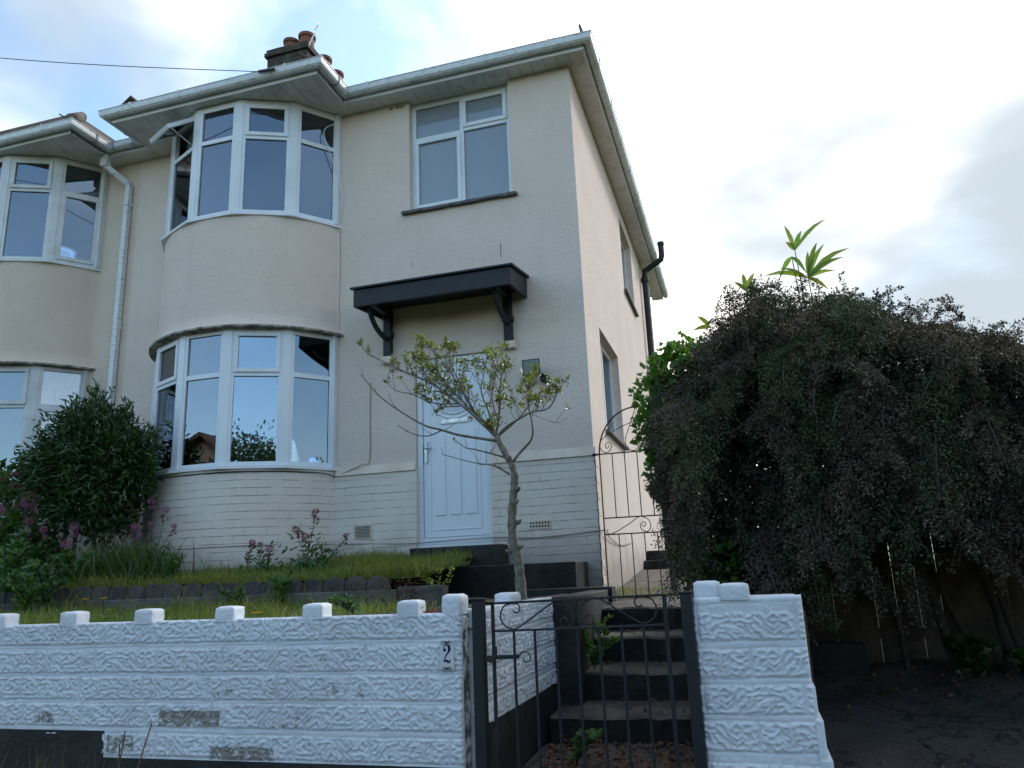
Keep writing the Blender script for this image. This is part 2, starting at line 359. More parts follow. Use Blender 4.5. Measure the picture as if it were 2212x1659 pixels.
def empty(name, loc, label, cat, group=None):
    o = bpy.data.objects.new(name, None); COL.objects.link(o); o.location = loc; o.empty_display_size = .2
    return tag(o, label, cat, group)
def npmesh(name, V, F, mat, parent=None, tint=None, smooth=False):
    """V (n,3), F (m,k) all polygons of the same size"""
    V = np.asarray(V, np.float32); F = np.asarray(F, np.int32)
    if parent is not None: V = V-np.array(wloc(parent), np.float32)
    me = bpy.data.meshes.new(name); k = F.shape[1]
    me.vertices.add(len(V)); me.vertices.foreach_set('co', V.ravel())
    me.loops.add(F.size); me.loops.foreach_set('vertex_index', F.ravel())
    me.polygons.add(len(F)); me.polygons.foreach_set('loop_start', np.arange(0, F.size, k, dtype=np.int32))
    me.polygons.foreach_set('loop_total', np.full(len(F), k, np.int32))
    me.update(calc_edges=True)
    if tint is not None:
        a = me.attributes.new('tint', 'FLOAT_COLOR', 'POINT'); a.data.foreach_set('color', np.asarray(tint, np.float32).ravel())
    me.materials.append(M[mat])
    if smooth: me.polygons.foreach_set('use_smooth', np.ones(len(F), bool))
    o = bpy.data.objects.new(name, me); COL.objects.link(o)
    if parent is not None: o.parent = parent
    return o
def unit(a): return a/np.maximum(np.linalg.norm(a, axis=-1, keepdims=True), 1e-9)
def leaves(name, P, D, L, W, mat, parent=None, tint=None, fold=.25, up=None, rng=RNG, curve=0., blunt=.5):
    """leaf blades: base P, direction D, length L, width W; four-vertex folded diamonds + tip"""
    n = len(P); D = unit(D); L = np.broadcast_to(L, n)[:, None]; W = np.broadcast_to(W, n)[:, None]
    U = unit(rng.normal(size=(n, 3))) if up is None else up
    S = unit(np.cross(D, U)); Nn = np.cross(S, D)
    mid = P+D*L*blunt; tip = P+D*L-Nn*L*curve
    a = mid+S*W/2+Nn*W*fold; b = mid-S*W/2+Nn*W*fold
    V = np.stack([P, a, tip, b], 1).reshape(-1, 3)
    i = np.arange(n)*4
    F = np.concatenate([np.stack([i, i+1, i+2], 1), np.stack([i, i+2, i+3], 1)])
    if tint is None: tint = vary(n, rng)
    T = np.repeat(tint, 4, axis=0)
    return npmesh(name, V, F, mat, parent, T)
def vary(n, rng=RNG, lo=.6, hi=1.35, hue=.12):
    b = rng.uniform(lo, hi, (n, 1)); h = rng.normal(0, hue, (n, 1))
    return np.concatenate([b*(1+h), b, b*(1-.5*h), np.ones((n, 1))], 1)
def blades(name, P, D, L, W, mat, parent=None, tint=None, bend=.4, rng=RNG):
    """curved grass/strap blades of 3 segments"""
    n = len(P); D = unit(D); L = np.broadcast_to(L, n)[:, None]; W = np.broadcast_to(W, n)[:, None]
    side = unit(np.cross(D, rng.normal(size=(n, 3)))); out = unit(np.cross(side, D)); out[:, 2] = -abs(out[:, 2])*.5; out = unit(out)
    b = bend if np.ndim(bend) == 0 else bend[:, None]
    rows = []
    for t_, wf in ((0, .8), (.4, 1.), (.75, .7)):
        c = P+D*L*t_+out*L*b*t_*t_; rows += [c-side*W*wf/2, c+side*W*wf/2]
    rows.append(P+D*L+out*L*b)
    V = np.stack(rows, 1).reshape(-1, 3); i = np.arange(n)*7
    F = np.concatenate([np.stack([i+a, i+b_, i+c], 1) for a, b_, c in ((0,1,3),(0,3,2),(2,3,5),(2,5,4),(4,5,6))])
    if tint is None: tint = vary(n, rng)
    return npmesh(name, V, F, mat, parent, np.repeat(tint, 7, axis=0))

exec_parts = True
# ================================================================== SETTING
def sheet(name, xs, ys, zf, mat, label=None, kind='structure'):
    X, Y = np.meshgrid(xs, ys); Z = zf(X, Y); nx = len(xs); ny = len(ys)
    V = np.stack([X, Y, Z], -1).reshape(-1, 3); i = (np.arange(ny-1)[:, None]*nx+np.arange(nx-1)[None, :]).ravel()
    o = npmesh(name, V, np.stack([i, i+1, i+nx+1, i+nx], 1), mat, smooth=True); o['kind'] = kind
    if label: o['label'] = label
    return o
def ss(a, b, x): t_ = np.clip((x-a)/(b-a), 0, 1); return t_*t_*(3-2*t_)
def ground_h(X, Y):
    z = -.02+0*X
    right = .82*np.clip((Y+6.2)/4.9, 0, 1)
    z = np.where(X > 1.5, np.maximum(z, right-.05), z)
    z = z+.45*ss(-1, 4, Y)*(X > -30)
    return z
ax = np.concatenate([[-400, -200, -100, -50, -30], np.arange(-20, 20.1, .5), [30, 50, 100, 200, 400]])
ay = np.concatenate([[-400, -200, -100, -50, -30], np.arange(-20, 20.1, .5), [30, 50, 100, 200, 400]])
sheet('ground', ax, ay, ground_h, 'turf', 'rough ground around the houses')
def rnd(X, Y, a=.012): return a*(np.sin(X*7.1+Y*3)+np.sin(Y*9.3-X*4.7)+np.sin(X*17+Y*13)*.4)
sheet('forecourt', np.linspace(1.58, 9, 60), np.linspace(-6.3, -1.25, 50), lambda X, Y: .82*np.clip((Y+6.2)/4.9, 0, 1)+.004+rnd(X, Y), 'concrete', 'cracked old concrete forecourt beside the white pier')
sheet('pavement', np.linspace(-14, 9, 80), np.linspace(-7.9, -4.05, 20), lambda X, Y: .02+0*X+rnd(X, Y, .002)+np.where(X > 1.5, .82*np.clip((Y+6.2)/4.9, 0, 1)-.03, 0), 'tarmac', 'dark pavement in front of the garden wall')
mb = MB(); mb.box(-14, 9, -8.05, -7.9, -.1, .02); mb.build('kerb', 'concrete', bevel=.01)['kind'] = 'structure'
sheet('road', np.linspace(-60, 60, 20), np.linspace(-14, -8.05, 6), lambda X, Y: -.09+0*X, 'tarmac', 'tarmac road in front of the houses')
# lower garden level behind the front wall, upper lawn, path
sheet('lower_garden', np.linspace(-13, .10, 60), np.linspace(-4.02, -1.58, 16), lambda X, Y: 1.33+.02*(X < -4)*(-X-4)+rnd(X, Y)-.03*ss(-3.3, -4.0, Y), 'turf', 'lower garden bed behind the white wall')
def lawn_h(X, Y): return 1.575+.17*ss(-1.62, -.1, Y)+.010*np.clip(-X-3, 0, 6)+rnd(X, Y, .008)
sheet('upper_lawn', np.linspace(-13, -1.25, 70), np.linspace(-1.62, .02, 12), lawn_h, 'turf', 'upper strip of lawn under the bay window')
sheet('planting_bed', np.linspace(-1.0, .16, 10), np.linspace(-1.7, -.3, 10), lambda X, Y: 1.36+0*X+rnd(X, Y), 'soil', 'soil beside the black side wall')
sheet('garden_path', np.linspace(.12, 1.14, 10), np.linspace(-4.5, -2.86, 12), lambda X, Y: .575+rnd(X, Y, .004)+.02*(Y+3), 'concrete', 'littered concrete path inside the gate')
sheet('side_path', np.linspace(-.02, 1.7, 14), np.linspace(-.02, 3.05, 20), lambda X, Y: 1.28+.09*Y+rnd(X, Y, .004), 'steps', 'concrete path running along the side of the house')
mb = MB(); mb.box(1.14, 1.62, -3.75, 3.2, .5, 1.36); mb.build('soil_bank', 'soil', bevel=.03)['kind'] = 'structure'

# ================================================================== GARDEN WALL
def blob_template(seed, w, h, step, mode=0):
    r = np.random.default_rng(seed); nu, nv = int(w/step)+1, int(h/step)+1
    U, Vv = np.meshgrid(np.arange(nu)*step, np.arange(nv)*step); H = np.zeros_like(U)
    gx = np.arange(.010, w, .0285); gy = np.arange(.010, h, .0235)
    for a in gx:
        for b in gy:
            cu = a+r.uniform(-.009, .009); cv = b+r.uniform(-.007, .007)
            an = r.choice([R(-52), R(-45), R(48), R(8), R(-10), R(-60)]) + r.uniform(-.2, .2)
            l = r.uniform(.016, .029); ww = r.uniform(.0062, .0095)
            du, dv = U-cu, Vv-cv; p = du*math.cos(an)+dv*math.sin(an); q = -du*math.sin(an)+dv*math.cos(an)
            H = np.maximum(H, r.uniform(.75, 1.1)*np.sqrt(np.clip(1-(p/l)**2-(q/ww)**2, 0, 1)))
    edge = np.minimum(np.minimum(U, w-U), np.minimum(Vv, h-Vv))
    return H*ss(0, .009, edge)
def relief(o, ud, nd, W, z0, z1, rows, cols_off, seed, patches=(), cut=None, round_l=False, round_r=True, step=.0048, relh=.0088, blk=.41):
    """a wall face of textured blocks; o origin, ud direction along, nd outward"""
    nu = int(W/step)+1; zs = np.arange(z0, z1+step*.5, step); us = np.linspace(0, W, nu)
    U, Zz = np.meshgrid(us, zs); H = np.zeros_like(U); wear = np.zeros_like(U)
    tmpl = [blob_template(50+k, blk-.012, .118, step) for k in range(5)]
    r = np.random.default_rng(seed)
    for ri, (b, tp) in enumerate(rows):       # each course: textured from b to tp
        off = cols_off[ri % len(cols_off)]
        k = -1
        while True:
            u0 = off+k*blk; u1 = u0+blk; k += 1
            if u0 > W: break
            if u1 < 0: continue
            T = tmpl[r.integers(len(tmpl))]
            if r.random() < .4: T = T[:, ::-1]
            i0 = np.searchsorted(us, max(u0+.006, 0)); i1 = np.searchsorted(us, min(u1-.006, W)); j0 = np.searchsorted(zs, max(b, z0)); j1 = np.searchsorted(zs, min(tp, z1))
            if i1-i0 < 2 or j1-j0 < 2: continue
            du = int(round((us[i0]-(u0+.006))/step)); dz = int(round((zs[j0]-b)/step))
            sub = T[dz:dz+(j1-j0), du:du+(i1-i0)]
            H[j0:j0+sub.shape[0], i0:i0+sub.shape[1]] = np.maximum(H[j0:j0+sub.shape[0], i0:i0+sub.shape[1]], sub)
            # faint upright joint
            jj = np.abs(U-u0+.002*np.sin(Zz*70)) < .0045; H[jj & (Zz > b) & (Zz < tp)] -= .42
        # joint band: smooth strip with two thin score lines
        for zl, dd in ((b-.004, .55), (tp+.004, .48)):
            wob = .0025*np.sin(U*9+ri)+.0018*np.sin(U*23+ri*2)
            H -= dd*np.exp(-((Zz-zl-wob)/.0032)**2)*(.45+.55*(np.sin(U*5.3+ri*3.1)+np.sin(U*13.7+ri) > -.5))
    for (a, b_, c, d, s_) in patches:
        wear = np.maximum(wear, s_*ss(0, .012, U-a)*ss(0, .012, b_-U)*ss(0, .01, Zz-c)*ss(0, .02, d-Zz))
    H = H*relh+.0016*np.sin(U*31+Zz*17)*np.sin(Zz*41+U*7)+.003*np.sin(U*3.3+1)*np.sin(Zz*5)
    H[wear > .5] *= .75
    back = np.zeros_like(U); rr = .018
    tz = np.clip(Zz-(z1-rr), 0, rr); back -= rr-np.sqrt(np.maximum(rr*rr-tz*tz, 0))
    if round_r: tu = np.clip(U-(W-rr), 0, rr); back -= rr-np.sqrt(np.maximum(rr*rr-tu*tu, 0))
    if round_l: tu = np.clip(rr-U, 0, rr); back -= rr-np.sqrt(np.maximum(rr*rr-tu*tu, 0))
    D = H+back; o = np.array(o); ud = np.array(ud); nd = np.array(nd)
    V = o+U[..., None]*ud+D[..., None]*nd+np.stack([0*Zz, 0*Zz, Zz], -1)
    ny, nx = U.shape; i = (np.arange(ny-1)[:, None]*nx+np.arange(nx-1)[None, :])
    F = np.stack([i, i+1, i+nx+1, i+nx], -1)
    if cut is not None:
        keep = cut(U[:-1, :-1], Zz[:-1, :-1]); F = F[keep]
    else: F = F.reshape(-1, 4)
    if np.dot(np.cross(ud, (0, 0, 1)), nd) < 0: F = F[:, ::-1]
    return V.reshape(-1, 3), F.reshape(-1, 4), wear.ravel()
def relief_obj(name, data, parent, label=None):
    V, F, wr = data; o = npmesh(name, V, F, 'block', parent, smooth=True)
    a = o.data.attributes.new('wear', 'FLOAT', 'POINT'); a.data.foreach_set('value', wr.astype(np.float32))
    if label: o['label'] = label
    return o
YW = -4.1
wall = empty('garden_wall', (-2.5, YW, 0), 'white textured block wall with little battlements, left of the black gate', 'wall')
LX = -5.2
rows = [(.705, .820), (.866, .966), (.992, 1.100), (1.128, 1.240), (1.275, 1.372)]
rows = [(.716, .822), (.856, .968), (.990, 1.106), (1.126, 1.250), (1.274, 1.386)]
def wx(x): return x-LX
patches = [(wx(-1.66), wx(-1.27), .855, .955, 1.0), (wx(-1.34), wx(-.95), .70, .785, 1.0), (wx(-1.98), wx(-1.78), .72, .83, .9), (wx(-.72), wx(-.40), .99, 1.08, .78), (wx(-1.0), wx(-.70), .85, .93, .78), (wx(-.92), wx(-.64), 1.12, 1.21, .74), (wx(-2.48), wx(-2.32), .86, .94, .9), (wx(-1.34), wx(-1.18), .99, 1.06, .8), (wx(-1.1), wx(-.95), 1.12, 1.2, .7), (wx(-1.75), wx(-1.6), 1.0, 1.06, .72), (wx(-.35), wx(-.2), .72, .8, .7)]
def cut_front(U, Z):
    x = U+LX; edge = np.where(x < -1.995+.006*np.sin(Z*60), .822+.004*np.sin(x*14)+.003*np.sin(x*41), .690+.004*np.sin(x*10)+.003*np.sin(x*37)-.01*(x > -.9)-.01*(x>-.3))
    return Z > edge
d = relief((LX, YW, 0), (1, 0, 0), (0, -1, 0), .045-LX, .66, 1.392, rows, [wx(-1.662) % .41, wx(-1.74) % .41, wx(-1.362) % .41, wx(-1.28) % .41, wx(-1.12) % .41], 5, patches, cut_front)
relief_obj('block_face', d, wall)
mb = MB(); mb.box(LX, .030, YW+.012, YW+.10, .1, 1.386)
mb.build('wall_core', 'block', wall, bevel=.012, segs=3)
mb = MB(); mb.box(.026, .047, YW+.016, YW+.098, .3, 1.372); mb.build('stripped_end', 'peel', wall, bevel=.006)
# black painted plinth under the white
mb = MB(); mb.box(LX, -1.99, YW-.004, YW+.008, .0, .835); mb.box(-1.99, .036, YW-.003, YW+.008, .0, .705); mb.build('black_plinth', 'black_mason', wall)
def merlon(cx, cy, z0, w_, d_, h_, parent=wall, rot=0, seed=0):
    r = random.Random(seed); mb = MB(); nx, ny, nz = 6, 6, 5; vs = {}
    out = []
    def P(a, b, c):
        x, y, z = a/nx*2-1, b/ny*2-1, c/nz
        k = .30; ex = math.copysign(abs(x)**1, x)
        # rounded box
        q = Vector((x, y, z*2-1 if z > .5 else 0)); m_ = max(abs(x), abs(y), abs(z*2-1) if z > .5 else 0) or 1
        p = Vector((x, y, max(z*2-1, 0))); l = p.length; rnd_ = 1-.08*max(0, (l-1))**1.2
        zz = z*h_ if z < .6 else (z)*h_*(1-.10*max(abs(x), abs(y))**6)
        return (cx+x*w_/2*rnd_+r.uniform(-.0016, .0016), cy+y*d_/2*rnd_+r.uniform(-.0016, .0016), z0+zz+r.uniform(-.0012, .0012))
    idx = {}
    def vid(a, b, c):
        if (a, b, c) not in idx: idx[(a, b, c)] = len(out); out.append(P(a, b, c))
        return idx[(a, b, c)]
    fs = []
    for a in range(nx):
        for b in range(ny): fs.append((vid(a,b,nz), vid(a+1,b,nz), vid(a+1,b+1,nz), vid(a,b+1,nz)))
    for a in range(nx):
        for c in range(nz):
            fs.append((vid(a,0,c), vid(a+1,0,c), vid(a+1,0,c+1), vid(a,0,c+1))); fs.append((vid(a+1,ny,c), vid(a,ny,c), vid(a,ny,c+1), vid(a+1,ny,c+1)))
    for b in range(ny):
        for c in range(nz):
            fs.append((vid(0,b+1,c), vid(0,b,c), vid(0,b,c+1), vid(0,b+1,c+1))); fs.append((vid(nx,b,c), vid(nx,b+1,c), vid(nx,b+1,c+1), vid(nx,b,c+1)))
    mb.add(out, fs); return mb.build('merlon', 'block', parent, smooth=True)
for k, x in enumerate((-.232, -.757, -1.280, -1.795, -2.305, -2.82, -3.34, -3.86)):
    merlon(x, YW+.045, 1.375, .112, .105, .078, seed=k)
merlon(-.005, YW+.055, 1.380, .10, .11, .095, seed=20)
merlon(.075, -3.42, 1.385, .10, .19, .075, seed=21)
# return wall along the path
rowsR = [(.70, .82), (.868, .958), (.996, 1.094), (1.130, 1.244), (1.280, 1.385)]
d = relief((.125, YW+.11, 0), (0, 1, 0), (1, 0, 0), 1.42, .66, 1.405, rowsR, [.1, .3], 9, [(.1, 1.2, .85, .95, .62), (.4, .9, 1.0, 1.06, .6)], lambda U, Z: Z > .868+.004*np.sin(U*12)+.003*np.sin(U*31)-.02*(1-U), round_l=True, round_r=True)
relief_obj('block_face', d, wall, 'white textured return wall face beside the path')
mb = MB(); mb.box(.02, .118, YW+.10, -2.575, .2, 1.400); mb.build('wall_core', 'block', wall, bevel=.012, segs=3)
mb = MB(); mb.box(.03, .128, YW+.11, -2.585, .2, .875); mb.build('black_plinth', 'black_mason', wall)

# number tile
tile = empty('number_tile', (-.025, YW-.012, 1.195), 'small glazed tile with blue numeral 2 on the white wall by the gate', 'number tile')
mb = MB(); mb.box(-.060, .010, YW-.017, YW-.006, 1.127, 1.264); mb.build('tile_body', 'tile', tile, bevel=.002)
def ribbon(pts, ws, y, mb, x0, z0, s):
    pts = [Vector((p[0]*s+x0, 0, p[1]*s+z0)) for p in pts]; L_, R_ = [], []
    for i, p in enumerate(pts):
        t = (pts[min(i+1, len(pts)-1)]-pts[max(i-1, 0)]).normalized(); nn_ = Vector((-t.z, 0, t.x))
        L_.append(p+nn_*ws[i]*s/2); R_.append(p-nn_*ws[i]*s/2)
    n = len(pts); vs = [(v.x, y, v.z) for v in L_]+[(v.x, y, v.z) for v in R_]+[(v.x, y+.002, v.z) for v in L_]+[(v.x, y+.002, v.z) for v in R_]
    fs = []
    for i in range(n-1):
        fs += [(i, i+1, n+i+1, n+i), (2*n+i, 3*n+i, 3*n+i+1, 2*n+i+1), (i, 2*n+i, 2*n+i+1, i+1), (n+i, n+i+1, 3*n+i+1, 3*n+i)]
    mb.add(vs, fs)
def disc(mb, x, z, r, y, n=14):
    vs = [(x+r*math.cos(2*math.pi*i/n), y, z+r*math.sin(2*math.pi*i/n)) for i in range(n)]
    mb.extrude(vs, (0, .002, 0))
def spline(pts, k=6):
    out = []; n = len(pts)
    for i in range(n-1):
        p0, p1, p2, p3 = pts[max(i-1, 0)], pts[i], pts[i+1], pts[min(i+2, n-1)]
        for j in range(k):
            t = j/k; out.append(tuple(.5*((2*p1[a])+(-p0[a]+p2[a])*t+(2*p0[a]-5*p1[a]+4*p2[a]-p3[a])*t*t+(-p0[a]+3*p1[a]-3*p2[a]+p3[a])*t**3) for a in range(len(p1))))
    out.append(tuple(pts[-1])); return out
mb = MB()
two = spline([(-.30, .52, .10), (-.33, .72, .07), (-.18, .93, .07), (.02, .98, .11), (.22, .86, .24), (.29, .62, .28), (.22, .36, .20), (.02, .10, .13), (-.16, -.16, .10), (-.28, -.42, .07), (-.34, -.66, .06)])
ribbon([(a, b) for a, b, c in two], [c for a, b, c in two], YW-.0185, mb, -.025, 1.197, .047)
disc(mb, -.025-.22*.047, 1.197+.50*.047, .0072, YW-.0186)
two = spline([(-.34, -.66, .05), (-.22, -.50, .14), (-.02, -.52, .22), (.18, -.64, .22), (.32, -.60, .12), (.40, -.38, .04)])
ribbon([(a, b) for a, b, c in two], [c for a, b, c in two], YW-.0187, mb, -.025, 1.197, .047)
mb.build('numeral', 'blue', tile)
for zc, fl in ((1.251, -1), (1.140, 1)):
    mb = MB(); mg = MB()
    for sgn in (-1, 1):
        c = spline([(0, 0), (.25*sgn, .12*fl), (.52*sgn, .02*fl), (.60*sgn, -.16*fl), (.46*sgn, -.22*fl), (.40*sgn, -.10*fl)]); ribbon(c, [.06]*len(c), YW-.0185, mg, -.025, zc, .045)
        c = spline([(0, -.18*fl), (.16*sgn, .0*fl), (.30*sgn, -.16*fl), (.20*sgn, -.26*fl)]); ribbon(c, [.085]*len(c), YW-.0187, mb, -.025, zc, .045)
        if sgn > 0: c = [(0, .02*fl), (0, -.26*fl)]; ribbon(c, [.12, .04], YW-.0188, mb, -.025, zc, .045)
    mb.build('ornament', 'blue', tile); mg.build('ornament', 'gold', tile)

# right pier
pier = empty('gate_pier', (1.37, YW, 0), 'broad white textured block pier with two battlements, right of the black gate', 'wall pier')
rowsP = [(.55, .64), (.66, .75), (.80, .915), (.945, 1.060), (1.090, 1.205), (1.240, 1.39)]
d = relief((1.128, YW, 0), (1, 0, 0), (0, -1, 0), .462, .42, 1.424, rowsP, [-.18, .02], 31, [], None, round_l=True, round_r=True)
relief_obj('block_face', d, pier)
mb = MB(); mb.box(1.136, 1.580, YW+.012, YW+.26, .1, 1.420); mb.build('pier_core', 'block', pier, bevel=.014, segs=3)
mb = MB(); mb.box(1.575, 1.600, YW+.004, YW+.25, .1, 1.06); mb.box(1.579, 1.615, YW-.006, YW+.24, .1, .93); mb.box(1.582, 1.632, YW-.008, YW+.24, .1, .78); mb.build('render_skirt', 'block', pier, bevel=.01, segs=2)
merlon(1.315, YW+.045, 1.41, .128, .11, .070, pier, seed=31)
merlon(1.195, YW+.14, 1.41, .118, .11, .082, pier, seed=32)

# ================================================================== FRONT GATE
def spiral(c, r0, r1, a0, a1, n=26):
    return [(c[0]+(r0+(r1-r0)*i/n)*math.cos(a0+(a1-a0)*i/n), c[1]+(r0+(r1-r0)*i/n)*math.sin(a0+(a1-a0)*i/n)) for i in range(n+1)]
def flat_tube(mb, pts, y, r): mb.tube([(x, y, z) for x, z in pts], r, 6)
for nm, x0, x1, lab in (('l', .108, .162, 'square black steel gate post against the end of the white wall, left of the gate'), ('r', 1.083, 1.133, 'square black steel gate post beside the white pier, right of the gate')):
    p = empty('gate_post', ((x0+x1)/2, YW, .3), lab, 'gate post', 'steel posts of the front gate')
    mb = MB(); mb.box(x0, x1, YW-.027, YW+.027, .2, 1.444); mb.build('post_shaft', 'black', p, bevel=.003)
    mb = MB(); mb.box(x0-.007, x1+.007, YW-.034, YW+.034, 1.444, 1.452); mb.build('post_cap', 'black', p, bevel=.002)
gate = empty('front_gate', (.6, YW, .5), 'low black wrought iron gate with scrolls along the top, standing between the white walls', 'gate')
gx0, gx1 = .205, 1.012
mb = MB(); mb.bar((gx0, YW, .56), (gx0, YW, 1.43), .016, .012); mb.bar((gx1, YW, .56), (gx1, YW, 1.44), .018, .012)
mb.bar((gx0-.008, YW, 1.426), (gx1+.009, YW, 1.440), .011, .012); mb.bar((gx0, YW, 1.300), (gx1, YW, 1.312), .010, .012); mb.bar((gx0, YW, .62), (gx1, YW, .62), .012, .012)
mb.build('gate_frame', 'black', gate, bevel=.0015)
for k in range(1, 8):
    x = gx0+(gx1-gx0)*k/8.; mb = MB(); mb.bar((x, YW, .62), (x, YW, 1.303+.0015*k), .0105, .010); mb.build('bar', 'black', gate)
def scroll(flip):
    mb = MB(); f = lambda p: (p[0] if not flip else gx0+gx1-p[0], p[1]+(.012 if flip else 0)+.0)
    # long diagonal S: curl at the rail corner, big loop, straight diagonal, second curl
    a = spiral((.300, 1.366), .020, .056, R(-150)-R(250)+R(60), R(-90)-R(0)+R(0), 30)
    big = [(.300+.058*math.cos(t_), 1.366+.058*math.sin(t_)) for t_ in np.linspace(R(80), R(305), 22)]
    inner = spiral((.318, 1.398), .026, .014, R(118), R(-150), 18)
    flat_tube(mb, [f(p) for p in inner], YW, .0035)
    flat_tube(mb, [f(p) for p in spline([(.305, 1.424), (.262, 1.412), (.243, 1.370), (.258, 1.330), (.298, 1.308), (.335, 1.318), (.42, 1.372), (.505, 1.424), (.545, 1.420), (.580, 1.395), (.595, 1.360), (.585, 1.325), (.56, 1.311)])], YW, .0038)
    flat_tube(mb, [f(p) for p in spiral((.552, 1.335), .026, .013, R(-90), R(-90-285), 20)], YW, .0034)
    mb.build('scroll', 'black', gate, smooth=True)
scroll(False); scroll(True)
mb = MB(); mb.bar((.205, YW-.012, 1.185), (.330, YW-.012, 1.187), .018, .012); mb.box(.168, .214, YW-.022, YW+.005, 1.163, 1.192); mb.bar((.215, YW-.01, 1.19), (.215, YW-.01, 1.235), .014, .014)
flat_tube(mb, spiral((.362, 1.180), .031, .012, R(170), R(-190), 26), YW-.012, .0032)
mb.build('latch', 'black', gate, bevel=.0015)

# ================================================================== STEPS, SIDE WALL, SLABS
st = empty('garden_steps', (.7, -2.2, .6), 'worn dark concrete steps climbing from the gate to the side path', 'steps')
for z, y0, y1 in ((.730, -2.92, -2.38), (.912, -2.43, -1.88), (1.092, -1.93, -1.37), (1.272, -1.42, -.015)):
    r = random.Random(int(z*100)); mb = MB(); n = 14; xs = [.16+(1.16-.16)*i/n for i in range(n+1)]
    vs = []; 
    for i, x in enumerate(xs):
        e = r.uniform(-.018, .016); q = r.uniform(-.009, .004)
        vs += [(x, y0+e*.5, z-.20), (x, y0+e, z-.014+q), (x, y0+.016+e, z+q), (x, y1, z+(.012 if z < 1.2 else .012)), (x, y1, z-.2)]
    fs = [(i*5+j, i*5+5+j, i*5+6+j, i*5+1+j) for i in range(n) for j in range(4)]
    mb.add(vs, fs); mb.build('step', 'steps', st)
mb = MB(); mb.box(1.075, 1.16, -3.6, -.1, .4, 1.33); o = mb.build('path_edge_wall', 'black_mason', bevel=.01); tag(o, 'low dark retaining wall on the hedge side of the steps', 'retaining wall')
sw = empty('side_wall', (.2, -1.6, .6), 'black painted retaining wall with flat top, between the tree bed and the steps', 'retaining wall')
mb = MB(); mb.prism([(.125, -2.60), (.290, -2.60), (.205, -.72), (-.10, -.72), (-.10, -.86), (.05, -.86)], .4, 1.402); mb.build('wall_body', 'black_mason', sw, bevel=.008)
mb = MB(); mb.prism([(-.62, -.92), (.245, -.92), (.235, -.66), (-.62, -.66)], 1.30, 1.425); mb.build('coping_slab', 'black_mason', sw, bevel=.008)
plat = empty('door_platform', (-1.0, -.3, 1.3), 'dark concrete landing slab under the front door step', 'landing')
mb = MB(); mb.box(-2.1, -.13, -.60, -.012, 1.2, 1.655); mb.build('slab_body', 'steps', plat, bevel=.01)
o = MB().box(-1.92, -.935, -.30, -.035, 1.650, 1.862).build('door_step', 'black_mason', None, bevel=.015); tag(o, 'black painted doorstep below the white front door', 'doorstep')
o = MB().box(1.65, 2.12, -1.55, -1.38, .6, .99).build('low_block_wall', 'black_mason', None, bevel=.01); tag(o, 'low dark block wall at the foot of the fence beside the pier', 'low wall')
for k, (y, z) in enumerate(((2.9, 1.53), (3.3, 1.68), (3.7, 1.82))):
    if k == 0: ss_ = empty('side_steps', (.7, 3.3, 1.3), 'dark steps at the far end of the side path, beyond the arched gate', 'steps')
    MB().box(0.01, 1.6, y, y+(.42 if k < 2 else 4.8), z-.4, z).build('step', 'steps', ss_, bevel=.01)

# upper terrace edge: scalloped edging stones and grey retaining blocks
for i in range(34):
    x = -1.60-i*.205; mb = MB(); w2 = .0985; n = 9
    pr = [(x-w2, 1.40), (x+w2, 1.40), (x+w2, 1.540)]+[(x+w2*math.cos(t_), 1.540+.056*math.sin(t_)) for t_ in np.linspace(R(15), R(165), n)]+[(x-w2, 1.540)]
    dz = .008*max(0, -x-3)+random.uniform(-.006, .006); ry = random.uniform(-.008, .008)
    mb.extrude([(a, -1.665+ry, b+dz) for a, b in pr], (0, .05, 0)); 
    mb.f = [tuple(reversed(f)) for f in mb.f]
    o = mb.build('edging_stone', 'edging', None, bevel=.006); tag(o, 'weathered scalloped edging stone in the row along the upper lawn', 'edging stone', 'scalloped edging stones along the lawn')
o = MB().box(-9, -1.42, -1.70, -1.60, 1.1, 1.478).build('retaining_blocks', 'lowwall', None, bevel=.008); tag(o, 'grey concrete block retaining wall under the scalloped edging', 'retaining wall')
MB().box(-1.44, -1.02, -1.66, -1.5, 1.1, 1.50).build('rough_stone', 'edging', None, bevel=.03); tag(bpy.data.objects['rough_stone'], 'rough grey stone at the right end of the lawn edging', 'stone')

